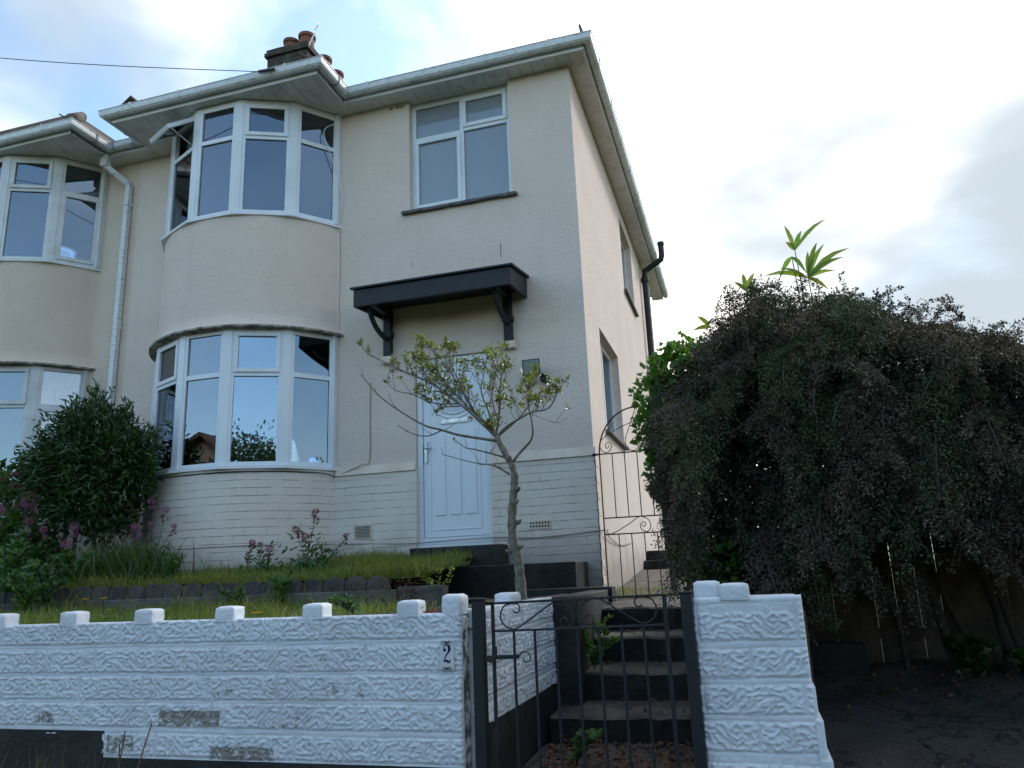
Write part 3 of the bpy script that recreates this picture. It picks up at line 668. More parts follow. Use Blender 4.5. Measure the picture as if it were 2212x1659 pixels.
# ================================================================== HOUSES
BAYV = [(-2.95, 0.0), (-3.32, -.46), (-3.90, -.735), (-4.50, -.735), (-5.08, -.46), (-5.45, 0.0)]
BCX, BCY, BR = -4.20, .592, 1.375
def wall_sheet(name, u0, u1, v0, v1, holes, f, mat, parent, depth, nrm, uvf, reveal=True):
    """flat wall with rectangular holes; f(u, v, d) -> xyz, d inward depth"""
    us = sorted({u0, u1, *[h[0] for h in holes], *[h[1] for h in holes]}); vs_ = sorted({v0, v1, *[h[2] for h in holes], *[h[3] for h in holes]})
    us = [u for u in us if u0 <= u <= u1]; vs_ = [v for v in vs_ if v0 <= v <= v1]
    mb = MB(); idx = {}
    def vid(u, v):
        if (u, v) not in idx: idx[(u, v)] = len(mb.v); mb.v.append(f(u, v, 0))
        return idx[(u, v)]
    for a, b in zip(us, us[1:]):
        for c, d in zip(vs_, vs_[1:]):
            mu, mv = (a+b)/2, (c+d)/2
            if any(h[0] < mu < h[1] and h[2] < mv < h[3] for h in holes): continue
            q = (vid(a, c), vid(b, c), vid(b, d), vid(a, d)); mb.f.append(q if nrm else tuple(reversed(q)))
    if reveal:
        for (a, b, c, d) in holes:
            a, b, c, d = max(a, u0), min(b, u1), max(c, v0), min(d, v1)
            for (p, q) in (((a, c), (a, d)), ((b, d), (b, c)), ((a, d), (b, d)), ((b, c), (a, c))):
                if p[1] == q[1] and (p[1] <= v0+.003 or p[1] >= v1-.003): continue
                i = len(mb.v); mb.v += [f(*p, 0), f(*q, 0), f(*q, depth), f(*p, depth)]; mb.f.append((i, i+1, i+2, i+3) if nrm else (i+3, i+2, i+1, i))
    return mb.build(name, mat, parent, uv=uvf)
def uvw(co, n): return (co.x if abs(n.y) > .6 else co.y, co.z)
ZS = 7.28      # soffit level
def facet(i, mirror=0.):
    a, b = BAYV[i], BAYV[i+1]
    if mirror: a, b = (mirror-b[0], b[1]), (mirror-a[0], a[1])
    d = Vector((b[0]-a[0], b[1]-a[1])); L = d.length; d.normalize(); n = Vector((-d.y, d.x)); 
    if n.y > 0: n = -n
    # bays face -y: n must point away from the centre
    c = Vector(((mirror-BCX) if mirror else BCX, BCY)); mid = Vector(((a[0]+b[0])/2, (a[1]+b[1])/2))
    if n.dot(mid-c) < 0: n = -n
    return a, d, n, L
def bay_window(house, fl, i, mirror=0., label=None, up='fixed', low='fixed', opened=0., matp='glass', pv='upvc'):
    """one facet of a bay: frame, transom, upper light, lower light"""
    o, u, n, L = facet(i, mirror)
    z0, z1, zt = ((5.765, ZS-.005, 6.775) if fl else (2.80, 4.352, 3.835))
    m0 = .038; F = .045
    w_ = MB()
    a0, a1 = m0, L-m0
    # side members, head, foot, transom
    w_.fbox(o, u, n, a0, a0+F, z0+.002, z1-.002, -.045, .012); w_.fbox(o, u, n, a1-F, a1, z0+.002, z1-.002, -.045, .012)
    hd = .085 if fl else .05
    w_.fbox(o, u, n, a0+F, a1-F, z1-hd, z1-.002, -.045, .0115); w_.fbox(o, u, n, a0+F, a1-F, z0+.002, z0+.055, -.045, .0115)
    w_.fbox(o, u, n, a0+F, a1-F, zt-.028, zt+.028, -.045, .0112)
    W = w_.build('window', pv, house, bevel=.004)
    if label: W['label'] = label
    lights = ((zt+.028, z1-hd, up), (z0+.055, zt-.028, low))
    for (b, t_, kind) in lights:
        q0, q1 = a0+F, a1-F
        if kind == 'fixed':
            MB().fbox(o, u, n, q0+.001, q1-.001, b+.001, t_-.001, -.016, -.010).build('pane', matp, W)
            continue
        s = MB(); S = .047; e = .012 if opened == 0 else .006
        P0, P1, B, T = q0-e, q1+e, b-e, t_+e
        s.fbox(o, u, n, P0, P1, B, B+S, -.02, .030); s.fbox(o, u, n, P0, P1, T-S, T, -.02, .030)
        s.fbox(o, u, n, P0, P0+S, B+S, T-S, -.02, .0295); s.fbox(o, u, n, P1-S, P1, B+S, T-S, -.02, .0295)
        g = MB().fbox(o, u, n, P0+S+.001, P1-S-.001, B+S+.001, T-S-.001, -.004, .002)
        if kind == 'open':
            # hinged at the top and swung out
            hx = Vector((o[0]+n.x*.02, o[1]+n.y*.02, T)); axis = Vector((u.x, u.y, 0)); 
            rm = Matrix.Rotation(opened, 4, axis)
            test = rm @ Vector((0, 0, -1))
            if test.x*n.x+test.y*n.y < 0: rm = Matrix.Rotation(-opened, 4, axis)
            for mb_ in (s, g): mb_.v = [tuple(rm @ (Vector(v)-hx) + hx) for v in mb_.v]
            st_ = MB(); c_ = Vector((o[0]+u.x*(q0+.02), o[1]+u.y*(q0+.02), b+.02)); e_ = rm @ (c_+Vector((n.x*.02, n.y*.02, 0))-hx)+hx
            st_.bar(c_, e_, .012, .004, (u.x, u.y, 0)); st_.build('stay', 'metal', W)
        sash = s.build('sash', pv, W, bevel=.004)
        g.build('pane', matp, W)
        if kind == 'sash' and t_-b > .6: pass
    return W
def bay_posts(house, fl, mirror=0., pv='upvc'):
    z0, z1 = ((5.765, ZS-.005) if fl else (2.80, 4.352)); mb = MB()
    for i, (x, y) in enumerate(BAYV):
        X = (mirror-x) if mirror else x; cx = (mirror-BCX) if mirror else BCX
        r = Vector((X-cx, y-BCY)).normalized()
        if i in (0, 5): sg = 1 if X > cx else -1; mb.box(min(X-sg*.06, X+sg*.012), max(X-sg*.06, X+sg*.012), -.075, .05, z0, z1); continue
        tn = Vector((-r.y, r.x)); c = Vector((X, y))+r*.004
        mb.extrude([(*(c+tn*a+r*b), z0) for a, b in ((-.050, .006), (-.044, -.06), (.044, -.06), (.050, .006))], (0, 0, z1-z0))
    o = mb.build('corner_posts', pv, house, bevel=.006)
    return o
def ring(off, mirror=0.):
    cx = (mirror-BCX) if mirror else BCX; out = []
    for x, y in BAYV:
        X = (mirror-x) if mirror else x; r = Vector((X-cx, y-BCY)).normalized(); out.append((X+r.x*off, (y+r.y*off) if y < -.01 else 0.03))
    return out
def bay_sill(house, fl, mirror=0., pv='upvc'):
    z = 5.765 if fl else 2.80
    a = ring(.065 if fl else .085, mirror); b = ring(-.06, mirror); poly = a+b[::-1]
    mb = MB(); n = len(a)
    for i in range(n-1):
        q = [a[i], a[i+1], b[i+1], b[i]]; mb.extrude([(x, y, z-.030) for x, y in q], (0, 0, .032))
    return mb.build('window_sill', pv, house)
def arc_wall(name, house, z0, z1, R0, mat, mirror=0., flare_bottom=0., flare_h=.12, n=44, nz=10, flare_top=0.):
    cx = (mirror-BCX) if mirror else BCX
    vs, fs = [], []; us = []
    for k in range(nz+1):
        z = z0+(z1-z0)*k/nz
        fb = flare_bottom*max(0, 1-(z-z0)/flare_h)**2 + flare_top*max(0, 1-(z1-z)/flare_h)**2
        for j in range(n+1):
            hx = math.asin(min(.9999, (1.262)/(R0))); a = -hx+2*hx*j/n
            x = cx+(R0+fb)*math.sin(a); y = BCY-(R0+fb)*math.cos(a)
            vs.append((x, min(y, .01), z)); us.append(a*R0)
    for k in range(nz):
        for j in range(n): fs.append((k*(n+1)+j, k*(n+1)+j+1, (k+1)*(n+1)+j+1, (k+1)*(n+1)+j))
    me = bpy.data.meshes.new(name); me.from_pydata(vs, [], fs); me.update(); L = me.uv_layers.new(name='UVMap')
    for l in me.loops: L.data[l.index].uv = (us[l.vertex_index]+30, vs[l.vertex_index][2])
    o = link(name, me, mat, house, smooth=True); return o
def bay_soffit_ring(): pass
def curtain(house, o, u, n, a0, a1, z0, z1, d, mat='curtain', folds=7, amp=.02, name='curtain'):
    vs, fs = [], []; k = folds*8
    for z in (z0, z1):
        for j in range(k+1):
            a = a0+(a1-a0)*j/k; dd = d+amp*math.sin(j/k*folds*2*math.pi)
            vs.append((o[0]+u[0]*a+n[0]*dd, o[1]+u[1]*a+n[1]*dd, z))
    fs = [(j, j+1, k+2+j, k+1+j) for j in range(k)]
    return MB().add(vs, fs).build(name, mat, house, smooth=True)

def half_round(name, p, q, out, house, mat='gutter', brk=.9, ends=(1, 1)):
    """gutter from p to q (xy), outward direction out, with brackets"""
    p, q, out = Vector(p), Vector(q), Vector(out); d = (q-p); L = d.length; d.normalize()
    prof = [(.004, 7.392), (.004, 7.330), (.030, 7.305), (.080, 7.303), (.104, 7.325), (.110, 7.360), (.110, 7.388), (.118, 7.392), (.118, 7.398), (.100, 7.398), (.100, 7.335), (.075, 7.315), (.034, 7.316), (.012, 7.336), (.012, 7.392)]
    mb = MB(); vs = []; n = len(prof)
    # mitred ends: ends give extra length per unit of outward distance
    for t_, e in ((0, -ends[0]), (L, ends[1])):
        for a, z in prof: c = p+d*(t_+e*a)+out*a; vs.append((c.x, c.y, z))
    mb.add(vs, [(i, (i+1) % n, n+(i+1) % n, n+i) for i in range(n)]+[tuple(range(n)), tuple(reversed(range(n, 2*n)))])
    g = mb.build(name, mat, house, smooth=False)
    k = max(1, int(L/brk)); bm = MB()
    for i in range(k+1):
        t_ = L*(i+.5)/(k+1) if k > 1 else L/2
        c = p+d*t_; w2 = .014
        pr = [(.000, 7.405), (.000, 7.322), (.028, 7.299), (.082, 7.297), (.109, 7.322), (.116, 7.360), (.124, 7.404), (.112, 7.404), (.105, 7.330), (.078, 7.309), (.032, 7.310), (.008, 7.334), (.006, 7.405)]
        va = [((c+out*a-d*w2).x, (c+out*a-d*w2).y, z) for a, z in pr]; vb = [((c+out*a+d*w2).x, (c+out*a+d*w2).y, z) for a, z in pr]; m_ = len(pr)
        bmb = MB().add(va+vb, [(j, (j+1) % m_, m_+(j+1) % m_, m_+j) for j in range(m_)]+[tuple(range(m_)), tuple(reversed(range(m_, 2*m_)))])
        bmb.build('gutter_bracket', mat, g)
    return g
def boards(house, x0, x1, y0, y1, along='y', pitch=.148, z=ZS):
    mb = MB(); mb.box(x0, x1, y0, y1, z+.008, z+.02)
    lo, hi = (x0, x1) if along == 'y' else (y0, y1); k = int((hi-lo)/pitch)+1; m2 = MB()
    for i in range(k):
        a, b = lo+i*pitch+.0025, min(lo+(i+1)*pitch-.0025, hi)
        if b-a < .01: continue
        if along == 'y': m2.box(a, b, y0, y1, z, z+.008)
        else: m2.box(x0, x1, a, b, z, z+.008)
    s = m2.build('soffit', 'soffit', house); mb.build('gap_backing', 'dark_gap', s); return s
def fascia(mb, p, q, out, th=.016, z0=7.262, z1=7.42):
    p, q, out = Vector(p), Vector(q), Vector(out); d = (q-p).normalized()
    a = [p, q, q-out*th, p-out*th]; mb.extrude([(v.x, v.y, z0) for v in a], (0, 0, z1-z0))

def house(mirror, lab):
    fx = (lambda x: mirror-x) if mirror else (lambda x: x)
    H = empty('semi_detached_house', (fx(-3), 0, 1.3), lab, 'house', None)
    pv = 'upvc2' if mirror else 'upvc'; rend = 'render2' if mirror else 'render'
    def fr(x0, x1): a, b = fx(x0), fx(x1); return (min(a, b), max(a, b))
    nrm = True
    f = lambda u, v, d: (u, d, v)
    xa, xb = fr(-6.0, 0.0)
    bayh = (*fr(-5.44, -2.96),)
    holes = [(*fr(-2.015, -.745), 5.795, ZS-.002), (*fr(-1.965, -1.10), 2.66, 3.955), (bayh[0], bayh[1], 2.66, ZS-.001)]
    if mirror: holes = holes[2:]
    wall_sheet('wall', xa, xb, 2.66, ZS, holes, f, rend, H, .10, nrm, uvw)
    # brick base proud of the render
    for p0, p1 in ((xa, bayh[0]), (bayh[1], xb if mirror else xb+.014)):
        hh = [q for q in [(*fr(-1.955, -1.105), 1.868, 2.70)] if p0 < q[0] < p1 and not mirror]
        wall_sheet('brick_base', p0, p1, 1.1, 2.70, hh, lambda u, v, d: (u, d-.022, v), 'brick', H, .12, nrm, uvw)
    # string course
    for a, b in ((fr(-2.93, -1.965)), (fr(-1.10, .0))):
        mb = MB()
        if not mirror and b > -.1: b = .022
        mb.extrude([(a, -.001, 2.80), (a, -.016, 2.795), (a, -.042, 2.706), (a, -.024, 2.703), (a, -.001, 2.703)], (b-a, 0, 0))
        mb.f = [tuple(reversed(q)) for q in mb.f]; mb.build('string_course', 'smooth_render', H)
    # bay
    arc_wall('bay_brick', H, 1.1, 2.775, BR+.012, 'brick', mirror)
    arc_wall('bay_wall', H, 4.37, 5.74, BR-.002, rend, mirror, flare_bottom=.085, flare_h=.13, nz=16)
    a = ring(.07, mirror); b = ring(-.08, mirror); mb = MB()
    cx = (mirror-BCX) if mirror else BCX; n = 30; hx = math.asin(1.262/BR)
    oa = [(cx+(BR+.088)*math.sin(-hx+2*hx*j/n), BCY-(BR+.088)*math.cos(-hx+2*hx*j/n)) for j in range(n+1)]; ia = [(cx+(BR-.15)*math.sin(-hx+2*hx*j/n), BCY-(BR-.15)*math.cos(-hx+2*hx*j/n)) for j in range(n+1)]
    for j in range(n): mb.extrude([(oa[j][0], min(oa[j][1], 0), 4.352), (oa[j+1][0], min(oa[j+1][1], 0), 4.352), (ia[j+1][0], ia[j+1][1], 4.352), (ia[j][0], ia[j][1], 4.352)], (0, 0, .022))
    mb.build('bay_ledge', 'ledge', H)
    kinds = {0: ('fixed', 'fixed'), 1: ('sash', 'fixed'), 2: ('fixed', 'fixed'), 3: ('sash', 'fixed'), 4: ('fixed', 'fixed')}
    if mirror: kinds = {4: ('fixed', 'sash'), 3: ('sash', 'fixed'), 2: ('fixed', 'fixed'), 1: ('sash', 'fixed'), 0: ('fixed', 'sash')}
    for fl in (1, 0):
        for i in range(5):
            up, lo = kinds[i]; op = 0
            if fl and i == 3 and not mirror: up, op = 'open', R(52)
            bay_window(H, fl, i, mirror, None, up, lo, op, pv=pv)
        bay_posts(H, fl, mirror, pv); bay_sill(H, fl, mirror, pv)
    # soffits, fascia, gutters
    xs0, xs1 = fr(-5.68, -2.77)
    boards(H, *( (-2.77, .226) if not mirror else (fx(-2.77)-6.0, fx(-2.77))), -.250, -.0, 'y')
    if not mirror: boards(H, -6.0, -5.68, -.250, 0, 'y')
    else: boards(H, fx(-5.68), -6.0, -.25, 0, 'y')
    boards(H, xs0, xs1, -.868, -.0005, 'y')
    mbf = MB()
    fascia(mbf, (xs0, -.876), (xs1, -.876), (0, -1)); fascia(mbf, (xs1, -.8765), (xs1, -.25), (1, 0)); fascia(mbf, (xs0, -.8765), (xs0, -.25), (-1, 0))
    if not mirror:
        fascia(mbf, (-2.77, -.258), (.234, -.258), (0, -1)); fascia(mbf, (-6.0, -.258), (-5.68, -.258), (0, -1)); fascia(mbf, (.234, -.2585), (.234, 8.50), (1, 0))
        half_round('gutter', (-2.77+.001, -.258), (.234, -.258), (0, -1), H, ends=(-1, 1)); half_round('gutter', (.234, -.258), (.234, 6.60), (1, 0), H, ends=(1, 0)); half_round('gutter', (.234, 6.64), (.234, 8.5), (1, 0), H, ends=(0, 0)); half_round('gutter', (-6.0, -.258), (-5.68, -.258), (0, -1), H, ends=(0, -1))
    else:
        fascia(mbf, (fx(-5.68), -.258), (-6.0, -.258), (0, -1)); fascia(mbf, (fx(-2.77)-6, -.258), (fx(-2.77), -.258), (0, -1))
        half_round('gutter', (fx(-5.68), -.258), (-6.0, -.258), (0, -1), H, ends=(-1, 0)); half_round('gutter', (fx(-2.77)-6, -.258), (fx(-2.77), -.258), (0, -1), H, ends=(0, -1))
    mbf.build('fascia', 'upvc' if not mirror else 'upvc2', H)
    half_round('gutter', (xs0, -.876), (xs1, -.876), (0, -1), H, ends=(1, 1)); half_round('gutter', (xs1, -.876), (xs1, -.258), (1, 0), H, ends=(1, -1)); half_round('gutter', (xs0, -.876), (xs0, -.258), (-1, 0), H, ends=(1, -1))
    # roof: main slopes and hipped bay roof
    pt = math.tan(R(34)); ze = 7.405; e0 = -.30; mb = MB()
    yr = 4.0; zr = ze+(yr-e0)*pt; xe = .29
    if not mirror:
        mb.add([(-6, e0, ze), (xe, e0, ze), (xe, 8.6, ze), (-6, 8.6, ze), (-6, yr+.15, zr), (xe-(yr-e0), yr+.15, zr)], [(0,1,5,4), (1,2,5), (2,3,4,5), (3,2,1,0)])
    else:
        L = fx(-6) ; mb.add([(-6, e0, ze), (-14, e0, ze), (-14, 8.6, ze), (-6, 8.6, ze), (-6, yr+.15, zr), (-14, yr+.15, zr)], [(1,0,4,5), (3,2,5,4), (0,1,2,3), (2,1,5)])
    bx0, bx1 = xs0-.04, xs1+.04; by = -.925; hw = (bx1-bx0)/2; zb = ze+hw*pt; pb = math.tan(R(41 if mirror else 31)); zb = ze+hw*pb; yb = e0+(zb-ze)/pt
    mb.add([(bx0, by, ze+.004), (bx1, by, ze+.004), ((bx0+bx1)/2, by+hw, zb), ((bx0+bx1)/2, yb, zb), (bx0, e0, ze+.004), (bx1, e0, ze+.004)], [(0,1,2), (1,5,3,2), (4,0,2,3), (0,4,5,1)])
    roof = mb.build('roof', 'tiles', H)
    # tile edge course (rounded tails over the gutter)
    te = MB()
    def tails(p, q, inn):
        p, q, inn = Vector(p), Vector(q), Vector(inn); d = q-p; L = d.length; d.normalize(); k = int(L/.30)
        for i in range(k):
            c = p+d*(i*.30+.01); a = [c, c+d*.285, c+d*.285+inn*.25, c+inn*.25]; zz = [7.410, 7.410, 7.41+.25*.74, 7.41+.25*.74]
            te.add([(v.x, v.y, z_) for v, z_ in zip(a, zz)]+[(v.x, v.y, z_+.022) for v, z_ in zip(a, zz)], [(0,3,2,1),(4,5,6,7),(0,1,5,4),(1,2,6,5),(2,3,7,6),(3,0,4,7)])
    tails((bx0+.05, by+.035), (bx1-.05 if mirror else bx0+.7, by+.035), (0, 1)); tails((bx1-.035, by+.05), (bx1-.035, e0), (-1, 0)); tails((bx0+.035, by+.05), (bx0+.035, e0), (1, 0))
    if not mirror:  tails((-6, e0+.04), (bx0, e0+.04), (0, 1))
    else: tails((bx1, e0+.04), (-6.05, e0+.04), (0, 1)); tails((-14, e0+.04), (bx0, e0+.04), (0, 1))
    te.build('eaves_tiles', 'tiles', roof)
    hp = MB()
    top = ((bx0+bx1)/2, by+hw, zb+.02); hips = [((bx1, by, ze+.02), top), ((bx0, by, ze+.02), top)] if mirror else [((bx1-.3, by+.3, ze+.02+.3*pb), top)]
    if not mirror: hips.append(((xe-.45, e0+.45, ze+.02+.45*pt), (xe-(yr-e0), yr+.15, zr+.02)))
    for a, b in hips: hp.tube([a, b], .075, 10)
    hp.build('hip_tiles', 'tiles', roof, smooth=True)
    return H, fx
HOUSE, _ = house(0., 'cream semi-detached house with curved two storey bay, black door canopy and white front door')
NEIGH, NX = house(-12.0, 'adjoining cream house on the left with white blinds, partly hidden by shrubs')
tag(NEIGH, None, None)
# hip end tile on the corner
MB().bar((.24, -.26, 7.44), (.20, -.20, 7.60), .09, .03, (1, 0, 0)).build('hip_iron', 'slate', bpy.data.objects['semi_detached_house'], bevel=.01)

# side elevation of the right-hand house
side_holes = [(.90, 2.30, 3.13, 4.36), (3.62, 4.86, 5.80, 7.02)]
H = HOUSE
wall_sheet('wall', 0, 7.0, 1.1, ZS, side_holes, lambda u, v, d: (-d, u, v), 'render', H, .13, True, uvw)
mb = MB(); mb.add([(0, 7, 1.1), (-.09, 7.0, 1.1), (-.09, 8.3, 1.1), (-6, 8.3, 1.1), (0, 7, ZS), (-.09, 7.0, ZS), (-.09, 8.3, ZS), (-6, 8.3, ZS)], [(0,1,5,4), (1,2,6,5), (2,3,7,6)]); mb.build('wall', 'render', H)
boards(H, .0, .226, 0, 8.5, 'x'); 
# toothed brick quoin wrapping onto the side
mb = MB()
for k in range(18):
    z = 1.18+k*.083
    if z > 2.66: break
    mb.box(.0005, .020 if k % 2 else .0165, -.022, .115 if k % 2 else .06, z+.004, z+.079)
mb.build('brick_quoin', 'smooth_render', H, bevel=.004)
def side_window(y0, y1, z0, z1):
    o, u, n = (0, y0), (0, 1), (1, 0); w_ = MB(); a0, a1 = .0, y1-y0
    w_.fbox(o, u, n, a0, a0+.06, z0, z1, -.16, -.10); w_.fbox(o, u, n, a1-.06, a1, z0, z1, -.16, -.10)
    w_.fbox(o, u, n, a0+.06, a1-.06, z1-.06, z1, -.16, -.1005); w_.fbox(o, u, n, a0+.06, a1-.06, z0, z0+.06, -.16, -.1005); w_.fbox(o, u, n, a1/2-.03, a1/2+.03, z0+.06, z1-.06, -.16, -.101)
    W = w_.build('window', 'upvc', H, bevel=.004)
    for q0, q1 in ((a0+.06, a1/2-.03), (a1/2+.03, a1-.06)): MB().fbox(o, u, n, q0+.001, q1-.001, z0+.061, z1-.061, -.135, -.13).build('pane', 'glass', W)
    MB().fbox(o, u, n, -.05, a1+.05, z0-.045, z0-.004, -.10, .055).build('window_sill', 'slate', H, bevel=.006)
side_window(.90, 2.30, 3.13, 4.36); side_window(3.62, 4.86, 5.80, 7.02)

# first-floor window over the door
o, u, n = (-2.015, 0), (1, 0), (0, -1); z0, z1 = 5.80, ZS-.004; a1 = 1.27
D0, D1 = -.15, -.085
w_ = MB(); F = .055
w_.fbox(o, u, n, 0, F, z0, z1, D0, D1); w_.fbox(o, u, n, a1-F, a1, z0, z1, D0, D1); w_.fbox(o, u, n, F, a1-F, z1-.075, z1, D0, D1-.0005); w_.fbox(o, u, n, F, a1-F, z0, z0+F, D0, D1-.0005)
w_.fbox(o, u, n, .625, .675, z0+F, z1-.075, D0, D1-.001)
w_.fbox(o, u, n, F, .625, 6.745, 6.80, D0, D1-.0015); w_.fbox(o, u, n, .675, a1-F, 6.775, 6.83, D0, D1-.0015)
W = w_.build('window', 'upvc', H, bevel=.004)
def lite(q0, q1, b, t_, sash, mat='frosted'):
    if not sash: MB().fbox(o, u, n, q0+.001, q1-.001, b+.001, t_-.001, D0+.03, D0+.036).build('pane', mat, W); return
    s = MB(); S = .048; e = .01; a, c, B, T = q0-e, q1+e, b-e, t_+e
    s.fbox(o, u, n, a, c, B, B+S, D0+.02, D1+.018); s.fbox(o, u, n, a, c, T-S, T, D0+.02, D1+.018); s.fbox(o, u, n, a, a+S, B+S, T-S, D0+.02, D1+.0175); s.fbox(o, u, n, c-S, c, B+S, T-S, D0+.02, D1+.0175)
    s.build('sash', 'upvc', W, bevel=.004); MB().fbox(o, u, n, a+S+.001, c-S-.001, B+S+.001, T-S-.001, D0+.045, D0+.05).build('pane', mat, W)
lite(F, .625, 6.80, z1-.075, False); lite(.675, a1-F, 6.83, z1-.075, True); lite(F, .625, z0+F, 6.745, True); lite(.675, a1-F, z0+F, 6.775, False)
mb = MB(); r = random.Random(3); vs = []; k = 20
for i in range(k+1):
    x = -2.10+1.42*i/k; e = r.uniform(-.006, .006); q = r.uniform(-.006, .006)
    vs += [(x, -.062+e, 5.752+q), (x, -.058+e, 5.784), (x, .09, 5.796), (x, .09, 5.755)]
mb.add(vs, [(i*4+j, i*4+(j+1) % 4, i*4+4+(j+1) % 4, i*4+4+j) for i in range(k) for j in range(4)]+[(0,3,2,1), (k*4, k*4+1, k*4+2, k*4+3)]); mb.build('window_sill', 'slate', H)

boards(H, -2.015, -.745, .0005, .10, 'y')
# front door
mb = MB(); zb, zt = 1.872, 3.950
mb.box(-1.963, -1.900, .035, .098, zb, zt); mb.box(-1.162, -1.102, .035, .098, zb, zt); mb.box(-1.900, -1.162, .0355, .098, zt-.065, zt); mb.box(-1.900, -1.162, .0355, .098, zb, 1.972)
mb.box(-1.975, -1.095, .000, .07, zb-.008, 1.898)
df = mb.build('door_frame', 'upvc', H, bevel=.004)
dx0, dx1, dz0, dz1 = -1.896, -1.166, 1.978, 3.882
mb = MB(); mb.box(dx0, dx1, .055, .095, dz0, dz1)
door = mb.build('door', 'door', H, bevel=.003)
mb = MB()
def mould(mb, pts, y0, y1, w):
    n = len(pts)
    for i in range(n-1): mb.bar((pts[i][0], (y0+y1)/2, pts[i][1]), (pts[i+1][0], (y0+y1)/2, pts[i+1][1]), w, abs(y1-y0))
# perimeter moulding and three tall panels with arched heads following the oval
mould(mb, [(-1.815, 2.055), (-1.245, 2.055), (-1.245, 3.80), (-1.815, 3.80), (-1.815, 2.055)], .048, .056, .012)
door_m = mb.build('moulding', 'door', door, bevel=.002)
for x0, x1, zt0, zt1 in ((-1.765, -1.640, 3.13, 3.06), (-1.588, -1.463, 3.02, 3.02), (-1.411, -1.286, 3.06, 3.13)):
    mb = MB(); mb.extrude([(x0, .043, 2.205), (x1, .043, 2.205), (x1, .043, zt1), ((x0+x1)/2, .043, (zt0+zt1)/2-.01), (x0, .043, zt0)], (0, .014, 0)); mb.f = [tuple(reversed(q)) for q in mb.f]
    mb.build('door_panel', 'door', door, bevel=.009, segs=3)
mb = MB(); cx, cz = -1.53, 3.46; n = 32
ov = [(cx+.205*math.cos(2*math.pi*i/n), cz+.155*math.sin(2*math.pi*i/n)) for i in range(n)]
mb.extrude([(x, .046, z) for x, z in ov], (0, .01, 0)); mb.build('door_glass', 'frosted', door)
mb = MB(); mb.tube([(x, .048, z) for x, z in ov+[ov[0]]], .014, 8, cap=False); ov2 = [(cx+(x-cx)*1.28, cz+(z-cz)*1.32) for x, z in ov]; mb.tube([(x, .052, z) for x, z in ov2+[ov2[0]]], .008, 8, cap=False); mb.build('glass_surround', 'door', door, smooth=True)
mb = MB(); mb.box(-1.685, -1.373, .040, .056, 3.195, 3.250); mb.box(-1.665, -1.393, .036, .042, 3.205, 3.240); mb.build('letter_plate', 'metal', door, bevel=.003)
mb = MB(); mb.box(-1.880, -1.848, .038, .056, 2.775, 3.012); mb.tube([(-1.864, .04, 2.938), (-1.864, .005, 2.938), (-1.858, .0, 2.938), (-1.780, .0, 2.934)], .009, 8); mb.build('handle', 'metal', door, bevel=.003)

# canopy on brackets
can = MB()
x0, x1 = -2.40, -.62; yf = -.65
can.add([(x0-.03, -.0, 4.735), (x1+.03, -.0, 4.735), (x1+.03, yf-.03, 4.625), (x0-.03, yf-.03, 4.625), (x0-.03, -.0, 4.765), (x1+.03, -.0, 4.765), (x1+.03, yf-.03, 4.650), (x0-.03, yf-.03, 4.650)], [(0,1,2,3), (7,6,5,4), (3,2,6,7), (2,1,5,6), (0,3,7,4), (1,0,4,5)])
can.box(x0, x1, yf, yf+.03, 4.43, 4.622); 
for xx in (x0, x1-.03): can.add([(xx, yf+.03, 4.43), (xx+.03, yf+.03, 4.43), (xx+.03, 0, 4.50), (xx, 0, 4.50), (xx, yf+.03, 4.62), (xx+.03, yf+.03, 4.62), (xx+.03, 0, 4.73), (xx, 0, 4.73)], [(0,3,2,1),(4,5,6,7),(0,1,5,4),(1,2,6,5),(2,3,7,6),(3,0,4,7)])
can.add([(x0, yf+.03, 4.55), (x1, yf+.03, 4.55), (x1, 0, 4.60), (x0, 0, 4.60)], [(0,1,2,3)])
CAN = can.build('door_canopy', 'black', H, bevel=.006)
for xc in (-2.28, -.842):
    b = MB(); b.box(xc-.045, xc+.045, -.075, -.001, 4.02, 4.60); b.box(xc-.035, xc+.035, -.55, -.075, 4.50, 4.57)
    arc = [(-.075-.44*math.sin(t_), 4.22+.30*(1-math.cos(t_))) for t_ in np.linspace(0, R(90), 12)]
    b.tube([(xc, y, z) for y, z in arc], .030, 6); b.box(xc-.058, xc+.058, -.088, -.001, 4.24, 4.31)
    b.build('canopy_bracket', 'black', CAN, bevel=.004)
    MB().box(xc-.075, xc+.075, -.085, -.001, 3.935, 4.018).build('corbel', 'smooth_render', H, bevel=.012)

# vents
v = MB(); v.box(-2.685, -2.485, -.040, -.021, 2.01, 2.15); V_ = v.build('air_vent', 'smooth_render', H, bevel=.003)
mb = MB()
for k in range(8): mb.box(-2.675, -2.495, -.044, -.040, 2.022+k*.0155, 2.029+k*.0155)
mb.build('vent_slots', 'dark_gap', V_)
v = MB(); v.box(-.72, -.48, -.032, -.021, 2.00, 2.09); V_ = v.build('air_brick', 'smooth_render', H, bevel=.003)
mb = MB()
for k in range(7):
    for j in range(2): mb.box(-.700+k*.031, -.682+k*.031, -.0345, -.032, 2.018+j*.034, 2.038+j*.034)
mb.build('vent_slots', 'dark_gap', V_)
mb = MB()
for a in (-2.28, -2.19, -2.135): mb.box(a, a+.05, -.004, -.0005, 7.215, 7.225); mb.box(a, a+.05, -.004, -.0005, 7.235, 7.243)
mb.build('vent_slots', 'dark_gap', H)

